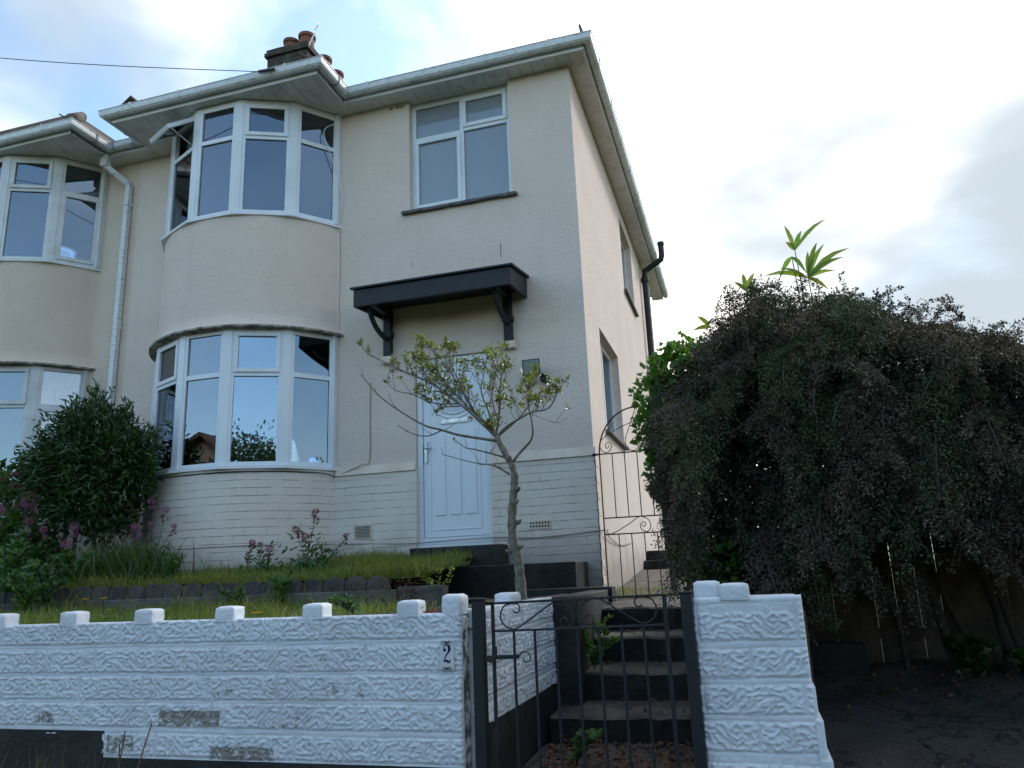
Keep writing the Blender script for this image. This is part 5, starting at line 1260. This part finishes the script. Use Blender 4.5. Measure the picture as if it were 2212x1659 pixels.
# leaning old stems / pales at the foot of the hedge, close-boarded fence behind
for i, (x0, z0, x1, z1, r_) in enumerate(((2.55, 1.80, 2.70, .80, .034), (2.60, 1.85, 2.84, .80, .022), (2.95, 1.80, 3.02, .78, .036), (2.93, 1.85, 3.12, .78, .020), (2.33, 1.85, 2.38, .82, .024), (3.36, 1.80, 3.50, .76, .030), (3.72, 1.8, 3.66, .76, .026))):
    r = random.Random(i+3); mb = MB(); w_ = lambda: r.uniform(-.025, .025)
    q = spline([(x0, -1.30, z0+.2), (x0*.75+x1*.25+w_(), -1.36, z0*.72+z1*.28), (x0*.5+x1*.5+w_(), -1.42, z0*.45+z1*.55), (x0*.2+x1*.8+w_(), -1.44, z0*.2+z1*.8), (x1, -1.46, z1-.05)], 4)
    mb.tube(q, [r_*(.75+.02*k)*(1+.12*math.sin(k*1.7+i)) for k in range(len(q))], 8)
    f0 = q[6]; mb.tube(spline([f0, (f0[0]+.08*(1 if i % 2 else -1), -1.40, f0[2]+.22), (f0[0]+.12*(1 if i % 2 else -1), -1.35, f0[2]+.55)], 4), [r_*.55-.0012*k for k in range(9)], 6)
    mb.build('stem', 'post_wood', hedge, smooth=True)
fence = empty('board_fence', (4, -1.08, .8), 'dark close boarded fence with thin gaps under the overhanging hedge', 'fence')
x = 1.70; k = 0; rf = random.Random(4)
while x < 7.2:
    w2 = rf.uniform(.142, .150); MB().box(x, x+w2, -1.09+rf.uniform(-.006, .006), -1.072, .70, 1.95+rf.uniform(-.03, .03)).build('board', 'wood', fence); x += w2+rf.choice((0, 0, .004, 0, 0, .006)); k += 1
for z in (.98, 1.75): MB().box(1.7, 7.2, -1.070, -1.02, z, z+.08).build('rail', 'wood', fence)
for x in (1.72, 3.55, 5.4, 7.2): MB().box(x-.05, x+.05, -1.018, -.92, .5, 1.9).build('fence_post', 'wood', fence)

# ---- climbing plant at the left end of the hedge
def leafcloud(name, mat, centres, n, size, parent, tint=(.6, 1.3, .1), rng=None, aspect=.85, up_bias=.3, shell=.5, blunt=.45, curve=.12, col=None):
    rng = rng or RNG; P, Dd = [], []
    tot = sum(c[3]*c[4]*c[5] for c in centres)
    for (x, y, z, rx, ry, rz) in centres:
        m_ = int(n*rx*ry*rz/tot); d = unit(rng.normal(size=(m_, 3))); r_ = rng.uniform(shell, 1, (m_, 1))**.6
        r_ *= 1+.16*np.sin(d[:, :1]*9+d[:, 1:2]*7)+.1*rng.normal(size=(m_, 1))
        P.append(np.array([x, y, z])+d*r_*np.array([rx, ry, rz])); Dd.append(d+rng.normal(size=(m_, 3))*.6+np.array([0, 0, up_bias]))
    P = np.concatenate(P); Dd = np.concatenate(Dd); L_ = rng.uniform(size[0], size[1], len(P)); T = vary(len(P), rng, *tint)
    return leaves(name, P, Dd, L_, L_*aspect, mat, parent, T, rng=rng, blunt=blunt, curve=curve)
rv = np.random.default_rng(8)
vine = empty('climbing_vine', (.95, -1.7, 1.3), 'bright green broad leaved climber on the house side of the dark hedge', 'climber')
leafcloud('foliage', 'leaf_vine', [(.86, -1.75, 2.86, .17, .25, .22), (.98, -1.85, 3.02, .16, .22, .20), (.80, -1.8, 2.55, .12, .2, .24), (.80, -1.75, 2.25, .08, .15, .16), (1.10, -1.9, 3.14, .12, .2, .12)], 1150, (.04, .075), vine, rng=rv, aspect=.85)
leafcloud('foliage', 'leaf_vine', [(1.02, -2.2, 1.62, .13, .25, .22), (1.20, -2.5, 1.55, .14, .2, .16), (.86, -1.6, 2.06, .09, .15, .10), (.80, -1.5, 2.35, .06, .1, .06)], 420, (.035, .065), vine, rng=rv, tint=(.45, 1.1, .1), aspect=.75)
mb = MB()
for k in range(5):
    z = rv.uniform(1.5, 2.9); x = .95+rv.uniform(-.05, .1); mb.tube(spline([(x+.1, -1.8, z-.3), (x-.05, -1.85, z), (x-.10-.05*rv.random(), -1.9, z+rv.uniform(-.05, .12))], 4), [.004]*9, 4)
mb.build('stems', 'darkbark', vine)

# ---- bamboo poking out of the hedge
bamboo = empty('bamboo', (2.0, -1.5, 1.3), 'bamboo shoots with long yellow green leaves poking out of the top of the hedge', 'bamboo')
mb = MB(); Pb, Db, Lb = [], [], []
for (bx, _z, tips_) in (((2.02, 4.01), None, [(1.97, 4.27), (2.27, 4.19), (2.09, 4.17), (1.96, 4.10)]), ((2.09, 3.76), None, [(2.25, 4.04), (2.44, 3.99), (2.29, 3.77), (2.20, 4.07), (2.12, 4.0), (1.76, 3.85), (1.88, 3.86), (2.24, 3.66), (2.36, 3.86)]), ((1.99, 3.96), None, [(1.88, 3.80), (2.08, 3.78)]), ((1.61, 3.72), None, [(1.60, 3.89), (1.69, 3.86), (1.52, 3.80), (1.70, 3.78)]), ((1.15, 3.30), None, [(.98, 3.30), (1.05, 3.42), (1.0, 3.22)]), ((1.02, 3.02), None, [(.84, 3.06), (.86, 2.98), (.9, 3.12)]), ((1.3, 3.45), None, [(1.2, 3.55), (1.15, 3.44)])):
    for (tx, tz) in tips_:
        y0 = -1.5; v = np.array([tx-bx[0], rv.normal()*.06, tz-bx[1]]); Pb.append((bx[0], y0, bx[1])); Db.append(v); Lb.append(np.linalg.norm(v))
    mb.tube(spline([(bx[0]+.03, -1.45, bx[1]-.9), (bx[0]+.02, -1.48, bx[1]-.4), (bx[0], -1.5, bx[1])], 4), [.006, .006, .006, .005, .005, .005, .004, .004, .003], 5)
n = len(Pb); P_ = np.array(Pb); D_ = np.array(Db); L_ = np.array(Lb)[:, None]
Dn = unit(D_); S_ = unit(np.cross(Dn, np.array([.15, -1, .2])+rv.normal(size=(n, 3))*.25)); U_ = np.cross(S_, Dn); rows_ = []
for t_, wf in ((0, .15), (.18, .8), (.40, 1.), (.65, .75), (.88, .28)):
    c = P_+Dn*L_*t_+np.array([0, 0, 1])*L_*(.12*math.sin(math.pi*t_)); ww = (.036+.02*L_)*wf/2; rows_ += [c-S_*ww, c+U_*ww*.25, c+S_*ww]
rows_.append(P_+Dn*L_); V_ = np.stack(rows_, 1).reshape(-1, 3); i = np.arange(n)*16; F_ = []
for k in range(4):
    for a, b in ((0, 1), (1, 2)): F_ += [np.stack([i+3*k+a, i+3*k+b, i+3*k+3+b], 1), np.stack([i+3*k+a, i+3*k+3+b, i+3*k+3+a], 1)]
F_ += [np.stack([i+12, i+13, i+15], 1), np.stack([i+13, i+14, i+15], 1)]
npmesh('leaves', V_, np.concatenate(F_), 'leaf_bamboo', bamboo, np.repeat(vary(n, rv, .7, 1.3, .15), 16, axis=0)); mb.build('canes', 'leaf_bamboo', bamboo)

# ---- evergreen shrub between the houses
rs = np.random.default_rng(33)
shrub = empty('evergreen_shrub', (-5.5, -1.0, 1.6), 'dark rounded evergreen shrub against the white downpipe, left of the lower bay', 'shrub')
leafcloud('foliage', 'leaf_shrub', [(-5.35, -1.0, 2.92, .74, .45, .46), (-5.38, -1.05, 3.24, .46, .38, .40), (-4.98, -1.0, 2.85, .42, .38, .52), (-5.80, -1.0, 2.92, .34, .36, .28), (-5.12, -1.0, 2.4, .36, .32, .33), (-5.45, -1.0, 2.5, .42, .32, .26)], 15500, (.05, .10), shrub, rng=rs, aspect=.34, tint=(.45, 1.5, .08), shell=.25, curve=.25, up_bias=.15)
mb = MB(); P, Dd = [], []
for k in range(30):
    x = rs.uniform(-6.2, -4.7); zt = 3.05+.75*math.exp(-((x+5.45)/.45)**2)+rs.uniform(-.05, .10); b = (x*.7-5.45*.3, -1.0, zt-.45); c = (x+rs.normal()*.04, -1+rs.normal()*.15, zt)
    mb.tube([b, c], [.006, .003], 4)
    for j in range(9):
        f = j/8; q = Vector(b).lerp(Vector(c), .45+.55*f); P.append(tuple(q)); Dd.append((rs.normal(), rs.normal(), .9))
for (x, z) in ((-5.2, 1.6), (-5.45, 1.6), (-5.6, 1.6)): mb.tube(spline([(x, -1, z), (x-.05, -1, z+.5), (x+rs.uniform(-.3, .3), -1, z+1.3)], 4), [.03-.002*i for i in range(9)], 6)
leaves('foliage', np.array(P), np.array(Dd), .075, .026, 'leaf_shrub', shrub, vary(len(P), rs, .9, 1.7, .08), rng=rs); mb.build('stems', 'darkbark', shrub)

# ---- hydrangea at the far left
hy = empty('hydrangea', (-6.2, -1.0, 1.6), 'broad leaved hydrangea with brown dried flower heads at the left edge', 'shrub')
leafcloud('foliage', 'leaf_hyd', [(-6.35, -1.0, 2.45, .42, .35, .52), (-6.0, -1.05, 2.25, .30, .3, .42), (-6.7, -1.0, 2.3, .5, .4, .6), (-6.2, -1.1, 1.95, .5, .35, .35)], 2300, (.06, .11), hy, rng=rs, aspect=.72, tint=(.45, 1.35, .12), curve=.2)
for (x, z) in ((-5.265, 2.679), (-5.212, 2.573), (-5.05, 2.475), (-5.43, 2.647), (-4.98, 2.44), (-5.15, 2.36)):
    d = unit(rs.normal(size=(170, 3))); d[:, 2] = np.abs(d[:, 2])*.8-.1; x, z = 1.386+(x-1.386)*1.11, 1.55+(z-1.55)*1.11; leaves('flower_head', np.array([x, -1.4, z-.02])+d*.055, d+rs.normal(size=d.shape)*.5, .022, .02, 'drypet', hy, vary(170, rs, .5, 1.3, .1), rng=rs)

# ---- valerian plants: stems, leaves, domed flower heads
def valerian(x, y, zg, heads, col, label, seed, nleaf=90, group='valerian plants along the lawn'):
    r = np.random.default_rng(seed); pl = empty('valerian_plant', (x, y, zg), label, 'flowering plant', group); mb = MB(); P, Dd, Ll = [], [], []
    for (hx, hz, hr) in heads:
        b = (x+r.normal()*.05, y+r.normal()*.04, zg); hy_ = y+r.normal()*.04
        q = spline([b, ((b[0]+hx)/2+r.normal()*.02, hy_, (zg+hz)/2), (hx, hy_, hz-.02)], 5); mb.tube(q, [.0045-.00025*i for i in range(len(q))], 5)
        for i in range(2, len(q)-1):
            for sg in (-1, 1): P.append(q[i]); Dd.append((sg*1., r.normal()*.5, .4)); Ll.append(.07*(1-.05*i))
        hr *= .86; m_ = int(260*hr/.06); d = unit(r.normal(size=(m_, 3))); rad = hr*r.uniform(.45, 1.05, (m_, 1)); pts = np.array([hx, hy_, hz])+d*rad*np.array([1.05, 1.0, .75])
        m2 = m_//2
        side = [(hx+r.uniform(-1, 1)*hr*1.1, hy_, hz-r.uniform(.03, .10)) for _ in range(3)]
        for s_ in side:
            mb.tube([tuple(q[-3]), s_], .0025, 4); e = unit(r.normal(size=(m2//2, 3))); pts = np.concatenate([pts, np.array(s_)+e*hr*.36*r.uniform(.5, 1, (len(e), 1))]); d = np.concatenate([d, e])
        leaves('flower_head', pts, d+r.normal(size=d.shape)*.4, .0115, .010, col, pl, vary(len(pts), r, .55, 1.4, .10), rng=r)
    for _ in range(nleaf):
        P.append((x+r.normal()*.11, y+r.normal()*.09, zg+abs(r.normal())*.13)); Dd.append((r.normal()*.8, r.normal()*.6, .8)); Ll.append(r.uniform(.05, .10))
    leaves('leaves', np.array([tuple(v) for v in P]), np.array(Dd), np.array(Ll), np.array(Ll)*.38, 'leaf_val', pl, vary(len(P), r, .6, 1.35, .1), rng=r); mb.build('stems', 'leaf_val', pl); 
    return pl
lh = lambda x, y: float(lawn_h(np.array(x), np.array(y)))
valerian(-5.72, -1.40, lh(-5.7, -1.4), [(-5.75, 2.50, .085), (-5.70, 2.30, .05), (-5.85, 2.2, .045)], 'pink', 'tallest pink valerian with a large conical head, at the left by the hydrangea', 1, 160)
valerian(-6.0, -1.50, lh(-6, -1.5), [(-6.0, 2.43, .075), (-6.1, 2.25, .05), (-5.98, 2.28, .04)], 'pink', 'pink valerian cut by the left edge of the picture', 2, 160)
valerian(-5.93, -1.25, lh(-5.9, -1.25), [(-5.93, 2.27, .055), (-5.80, 2.18, .025)], 'red', 'dark red valerian among the pink ones at far left', 3, 80)
valerian(-5.22, -1.35, lh(-5.2, -1.35), [(-5.24, 2.22, .062), (-5.21, 2.04, .065), (-5.48, 2.20, .040)], 'pink', 'pink valerian with two stacked heads left of the strap leaves', 4, 130)
valerian(-4.84, -1.0, lh(-4.8, -1), [(-4.84, 2.44, .04)], 'red', 'single dark red valerian stem before the evergreen shrub', 5, 40)
valerian(-4.64, -1.0, lh(-4.6, -1), [(-4.63, 2.20, .045), (-4.70, 2.08, .035)], 'pink', 'short pink valerian just left of the curved brick base', 6, 70)
valerian(-4.42, -1.0, lh(-4.4, -1), [(-4.53, 2.46, .045), (-4.36, 2.36, .055), (-4.43, 2.20, .035), (-4.20, 2.18, .028), (-4.58, 2.12, .03)], 'pink', 'loose many headed pink valerian in front of the left of the brick bay', 7, 160)
valerian(-3.24, -.98, lh(-3.2, -.98), [(-3.27, 1.97, .034), (-3.19, 1.95, .022)], 'red', 'small red valerian in the middle of the lawn below the bay', 8, 30)
valerian(-3.07, -1.0, lh(-3.1, -1.), [(-3.05, 1.90, .045), (-3.32, 1.86, .018)], 'pink', 'small purple pink valerian low on the lawn below the bay', 9, 40)
valerian(-2.68, -.92, lh(-2.7, -.92), [(-2.62, 2.24, .038), (-2.87, 2.08, .045), (-2.74, 2.01, .040), (-2.31, 1.99, .025)], 'red', 'bushy red valerian in front of the louvred vent', 10, 230)

# ---- strap leaved clump, weeds, grass, small yellow flowers
rg = np.random.default_rng(44)
n = 620; x = rg.normal(-4.62, .26, n); y = rg.normal(-1.2, .14, n); P = np.stack([x, y, lawn_h(x, y)], 1)
o = blades('strap_leaf_clump', P, np.stack([rg.normal(size=n)*.35, rg.normal(size=n)*.3, np.ones(n)], 1), rg.uniform(.22, .52, n), .011, 'grass', None, vary(n, rg, .35, .75, .05)*np.array([.75, 1, 1.3, 1]), bend=.35, rng=rg); tag(o, 'clump of long blue green strap leaves near the middle left of the lawn', 'plant')
def grassfield(name, n, x0, x1, y0, y1, zf, L, label, dens=None, bend=.5, tint=(.55, 1.35, .16)):
    x = rg.uniform(x0, x1, n); y = rg.uniform(y0, y1, n)
    if dens is not None: k = rg.random(n) < dens(x, y); x, y = x[k], y[k]
    n = len(x); P = np.stack([x, y, zf(x, y)], 1); patch = .75+.35*np.sin(x*2.7+y*3)*np.sin(x*1.1+1)
    T = vary(n, rg, *tint); T[:, 0] *= 1+.35*(patch-.6); 
    Lh = rg.uniform(L[0], L[1], n)*(.6+.7*rg.random(n)**3)*patch**.5
    o = blades(name, P, np.stack([rg.normal(size=n)*.35, rg.normal(size=n)*.35, np.ones(n)], 1), Lh, rg.uniform(.003, .0065, n), 'grass', None, T, bend=bend, rng=rg); return tag(o, label, None, None, 'stuff')
grassfield('lawn_grass', 62000, -8.0, -1.22, -1.66, -.0, lawn_h, (.04, .17), 'unmown grass on the strip under the bay', lambda x, y: ((x < -2.9) & (y < -.62)) | (x >= -2.9) | (x < -5.6))
lower_h = lambda x, y: 1.33+.02*(x < -4)*(-x-4)+rnd(x, y)-.03*ss(-3.3, -4.0, y)
grassfield('bed_grass', 26000, -5.6, -1.0, -3.98, -1.75, lower_h, (.05, .15), 'long grass growing behind the white wall', lambda x, y: np.where(x > -1.9, .35, np.where(x > -2.4, .55, 1.)))
grassfield('lawn_edge_grass', 5000, -2.1, -1.15, -1.60, -.62, lambda x, y: 1.60+0*x+.06*ss(-1.6, -.7, y), (.05, .14), 'tufts by the end of the lawn edging')
grassfield('path_weeds', 1500, -.02, 1.0, -.25, .9, lambda x, y: 1.27+.09*np.clip(y, 0, 9), (.03, .10), 'weeds at the foot of the side wall', lambda x, y: (x < .45+.3*np.sin(y*9)))
def weed(x, y, z, h, n, label, seed, mat='leaf_val', size=(.03, .06), asp=.35):
    r = np.random.default_rng(seed); w0 = empty('weed', (x, y, z), label, 'weed', 'weeds in the front garden'); mb = MB(); P, Dd = [], []
    for k in range(4):
        e = (x+r.normal()*.10, y+r.normal()*.05, z+h*r.uniform(.6, 1)); q = spline([(x, y, z), ((x+e[0])/2, y, z+h*.5), e], 5); mb.tube(q, .0028, 4)
        for i in range(2, len(q)):
            for _ in range(n): P.append(q[i]); Dd.append((r.normal(), r.normal()*.7, .5))
    L_ = r.uniform(size[0], size[1], len(P)); leaves('leaves', np.array(P), np.array(Dd), L_, L_*asp, mat, w0, vary(len(P), r, .6, 1.4, .12), rng=r); mb.build('stems', 'leaf_val', w0); return w0
weed(-2.45, -1.78, 1.34, .34, 5, 'leafy weed growing up against the scalloped edging', 1, 'leaf_hyd', (.05, .09), .28)
weed(-2.75, -1.95, 1.34, .20, 4, 'lower leafy weed left of the tall one by the edging', 2, 'leaf_hyd', (.04, .08), .28)
weed(-1.12, -1.55, 1.38, .26, 4, 'upright green weed at the corner of the dark landing', 3, 'leaf_holly', (.03, .05), .5)
weed(.34, -2.4, .93, .26, 5, 'green weed in the angle of the steps and black wall', 4, 'leaf_vine', (.03, .06), .6)
weed(.30, -1.9, 1.10, .14, 3, 'small weed higher up the steps beside the black wall', 5, 'leaf_vine', (.02, .04), .5)
weed(.42, -3.45, .58, .20, 3, 'broad leaved weed low behind the gate', 6, 'leaf_hyd', (.03, .055), .7)
weed(-4.0, -1.3, lh(-4, -1.3), .30, 5, 'bushy weed in front of the brick bay', 7, 'leaf_hyd', (.04, .08), .3)
weed(-5.0, -1.5, lh(-5, -1.5), .40, 7, 'pale green weed at the left end of the edging', 8, 'leaf_hyd', (.06, .10), .35)
weed(-5.5, -1.75, 1.5, .55, 9, 'dense dark weed at the bottom left of the garden', 9, 'leaf_hyd', (.06, .10), .4)
weed(-1.0, -3.2, 1.36, .10, 3, 'low weed just behind the white wall', 10)
for i, (x, y, z) in enumerate(((-3.694, -2.6, 1.50), (-3.515, -2.6, 1.50), (-3.435, -2.6, 1.41), (-3.62, -1.45, 1.78), (-1.562, -3.4, 1.385))):
    f = empty('yellow_flower', (x, y, z-.1), 'small yellow daisy on a thin stem in the grass behind the white wall', 'flower', 'yellow daisies in the grass'); r = np.random.default_rng(i); a = np.linspace(0, 2*math.pi, 15)[:-1]
    d = np.stack([np.cos(a), np.sin(a), .25+0*a], 1); leaves('petals', np.array([x, y, z])+d*.006, d, .034, .015, 'yellow', f, vary(14, r, .85, 1.1, .03), up=np.tile([0., 0, 1], (14, 1)), rng=r); MB().tube([(x+.01, y, z-.12), (x, y, z)], .0018, 4).build('stem', 'leaf_val', f)
# red sedum at the wall corner
n = 700; x = rg.uniform(-.27, -.06, n); P = np.stack([x, rg.uniform(-4.06, -3.96, n), 1.375+np.abs(rg.normal(size=n))*.018], 1)
o = leaves('red_sedum', P, rg.normal(size=(n, 3))+np.array([0, 0, .8]), .011, .006, 'sedum', None, vary(n, rg), rng=rg); tag(o, 'low reddish sedum on top of the white wall near its end', 'plant', None, 'stuff')
n = 900; x = rg.uniform(-1.95, -1.2, n); P = np.stack([x, rg.uniform(-1.80, -1.60, n), 1.40+rg.random(n)*.17], 1)
o = leaves('creeping_saxifrage', P, rg.normal(size=(n, 3)), .015, .010, 'sedum', None, vary(n, rg, .5, 1.5)*np.array([.7, 1.1, .8, 1]), rng=rg); tag(o, 'creeping reddish plant over the edging stones', 'plant', None, 'stuff')
# dry stems and grass in front of the wall at the lower left
n = 260; x = rg.normal(-2.35, .30, n); P = np.stack([x, rg.uniform(-4.5, -4.2, n), 0*x+.02], 1)
o = blades('dry_grass', P, np.stack([rg.normal(size=n)*.22, rg.normal(size=n)*.1, np.ones(n)], 1), rg.uniform(.55, .86, n), .0035, 'grass', None, vary(n, rg, .6, 1.3, .1)*np.array([1.3, .85, .8, 1]), bend=.22, rng=rg); tag(o, 'dry grass growing from the pavement at the foot of the wall', None, None, 'stuff')
for i, (x, dx, h_) in enumerate(((-1.80, .05, .86), (-1.76, .17, .90), (-1.72, -.06, .80))):
    o = MB().tube(spline([(x, -4.25, .02), (x+dx*.3, -4.24, h_*.5), (x+dx, -4.22, h_)], 5), .0035, 5).build('dry_stem', 'litter'); tag(o, 'bare dry weed stem standing against the white wall at lower left', 'weed stem', 'dry stems at the wall foot')
# leaf litter
n = 900; x = rg.uniform(.18, 1.08, n); y = rg.uniform(-4.0, -2.95, n); P = np.stack([x, y, .59+.02*(y+3)+rg.random(n)*.012], 1)
n2_ = 60; xs_ = rg.uniform(.35, 1.0, n2_); ys_ = rg.choice([-2.5, -2.0, -1.5, -2.8], n2_)+rg.uniform(-.1, .1, n2_); zs_ = np.select([ys_ < -2.43, ys_ < -1.93, ys_ < -1.42], [.745, .927, 1.107], 1.29)
P = np.concatenate([P, np.stack([xs_, ys_, zs_], 1)]); n = len(P)
D_ = rg.normal(size=(n, 3)); D_[:, 2] *= .25
V = leaves('fallen_leaves', P, D_, rg.uniform(.02, .05, n), .022, 'litter', None, vary(n, rg), up=np.tile([0., 0, 1], (n, 1))+rg.normal(size=(n, 3))*.3, rng=rg); tag(V, 'brown fallen leaves on the path and steps', None, None, 'stuff')

# ================================================================== ACROSS THE ROAD (seen in the window reflections)
rb = np.random.default_rng(70)
for i, (x, r_, h_) in enumerate(((-16, 3.2, 6.2), (-10, 3.0, 5.4), (-4.5, 2.6, 4.6), (-22, 3.5, 7.5))):
    t0 = empty('roadside_tree', (x, -24, 0), f'{("rounded", "spreading", "low", "tall")[i]} leafy tree across the road, seen only mirrored in the windows', 'tree', 'trees across the road')
    leafcloud('crown', 'leaf_shrub', [(x, -24, h_*.62, r_, 2., h_*.36), (x+1, -24, h_*.45, r_*.9, 2., h_*.3)], 3500, (.25, .5), t0, rng=rb, aspect=.6)
    MB().tube([(x, -24, -.1), (x+.1, -24, h_*.6)], [.25, .12], 8).build('trunk', 'darkbark', t0)

n = 1300; x = rg.uniform(1.66, 5.2, n); y = -1.3-np.abs(rg.normal(size=n))*.55-.6*(rg.random(n) < .25)*rg.random(n)*3; z = .82*np.clip((y+6.2)/4.9, 0, 1)+.015+rnd(x, y)
D_ = rg.normal(size=(n, 3)); D_[:, 2] *= .25
o = leaves('leaf_litter', np.stack([x, y, z], 1), D_, rg.uniform(.02, .055, n), .025, 'litter', None, vary(n, rg, .4, 1.2), up=np.tile([0., 0, 1], (n, 1))+rg.normal(size=(n, 3))*.3, rng=rg); tag(o, 'dead leaves drifted on the forecourt under the bush', None, None, 'stuff')
weed(2.75, -1.62, .74, .28, 5, 'broad leaved weed at the foot of the fence, left one', 21, 'leaf_shrub', (.06, .11), .7)
weed(3.15, -1.60, .74, .24, 5, 'broad leaved weed at the foot of the fence, right one', 22, 'leaf_shrub', (.06, .11), .7)

for i, (x, y, h_, n_) in enumerate(((-4.9, -1.85, .42, 8), (-5.15, -1.8, .50, 9), (-5.35, -2.1, .42, 9), (-4.75, -2.2, .34, 7), (-5.6, -1.6, .6, 10), (-5.75, -1.3, .5, 9))):
    weed(x, y, 1.38 if y < -1.7 else 1.6, h_, n_, ('leafy weed before the left end of the edging stones', 'taller dark weed at the left end of the edging stones', 'spreading weed low at the left edge of the garden', 'low weed behind the second battlement from the left', 'tall weed under the pink valerian at far left', 'weed between valerian stems at far left')[i], 30+i, 'leaf_hyd' if i % 2 else 'leaf_val', (.05, .10), .4)

grassfield('edging_grass', 2600, -8.0, -1.3, -1.98, -1.68, lambda x, y: 1.34+0*x, (.10, .34), 'long grass stems in front of the scalloped edging', lambda x, y: .3+.7*(np.sin(x*5)+np.sin(x*2.3+1) > .2), .35)
# ---- house and trees across the road, mirrored in the bay windows
for i, (x, r_, h_) in enumerate(((2.5, 3.0, 8.2), (7.0, 3.2, 8.9), (12.0, 3.2, 8.0))):
    t0 = empty('roadside_tree', (x, -24, 0), ('low leafy tree opposite the gate, seen only mirrored in the lower bay', 'broad leafy tree opposite, second of the row mirrored in the lower bay', 'leafy tree opposite furthest right, seen only in reflections')[i], 'tree', 'trees across the road')
    leafcloud('crown', 'leaf_shrub', [(x, -24, h_*.62, r_, 2., h_*.30), (x+1, -24, h_*.40, r_, 2., h_*.34)], 22000, (.10, .24), t0, rng=rb, aspect=.6)
    MB().tube([(x, -24, -.1), (x+.1, -24, h_*.6)], [.25, .12], 8).build('trunk', 'darkbark', t0)
oh = empty('house_opposite', (-25, -30, 0), 'brown rendered gabled house across the road, seen only in reflections', 'house')
MB().extrude([(-30, -27, 0), (-20, -27, 0), (-20, -27, 5.6), (-25, -27, 9.2), (-30, -27, 5.6)], (0, -8, 0)).build('wall', 'brown_wall', oh)
for sg in (-1, 1):
    MB().extrude([(-25, -26.6, 9.35), (-25+sg*5.5, -26.6, 5.4), (-25+sg*5.5, -26.6, 5.2), (-25, -26.6, 9.15)], (0, -8.8, 0)).build('roof', 'tiles', oh)
for x in (-28, -23.4):
    for z in (1.0, 3.8):
        wn_ = MB().box(x, x+1.6, -26.98, -26.94, z, z+1.3).build('window', 'upvc', oh); MB().box(x+.1, x+1.5, -26.935, -26.93, z+.1, z+1.2).build('pane', 'frosted', wn_)

def crack(pts, r): MB().tube(pts, r, 4).build('crack', 'dark_gap', HOUSE)
rc = random.Random(12)
def wob(x, z0, z1, n, y=-.0015, a=.006): return [(x+rc.uniform(-a, a), y, z0+(z1-z0)*i/n) for i in range(n+1)]
crack(wob(-2.925, 4.40, 5.70, 14), .0022); crack(wob(-.905, 5.03, 5.20, 5, a=.004), .004); crack(wob(-1.99, 5.08, 5.15, 3, a=.003), .003);
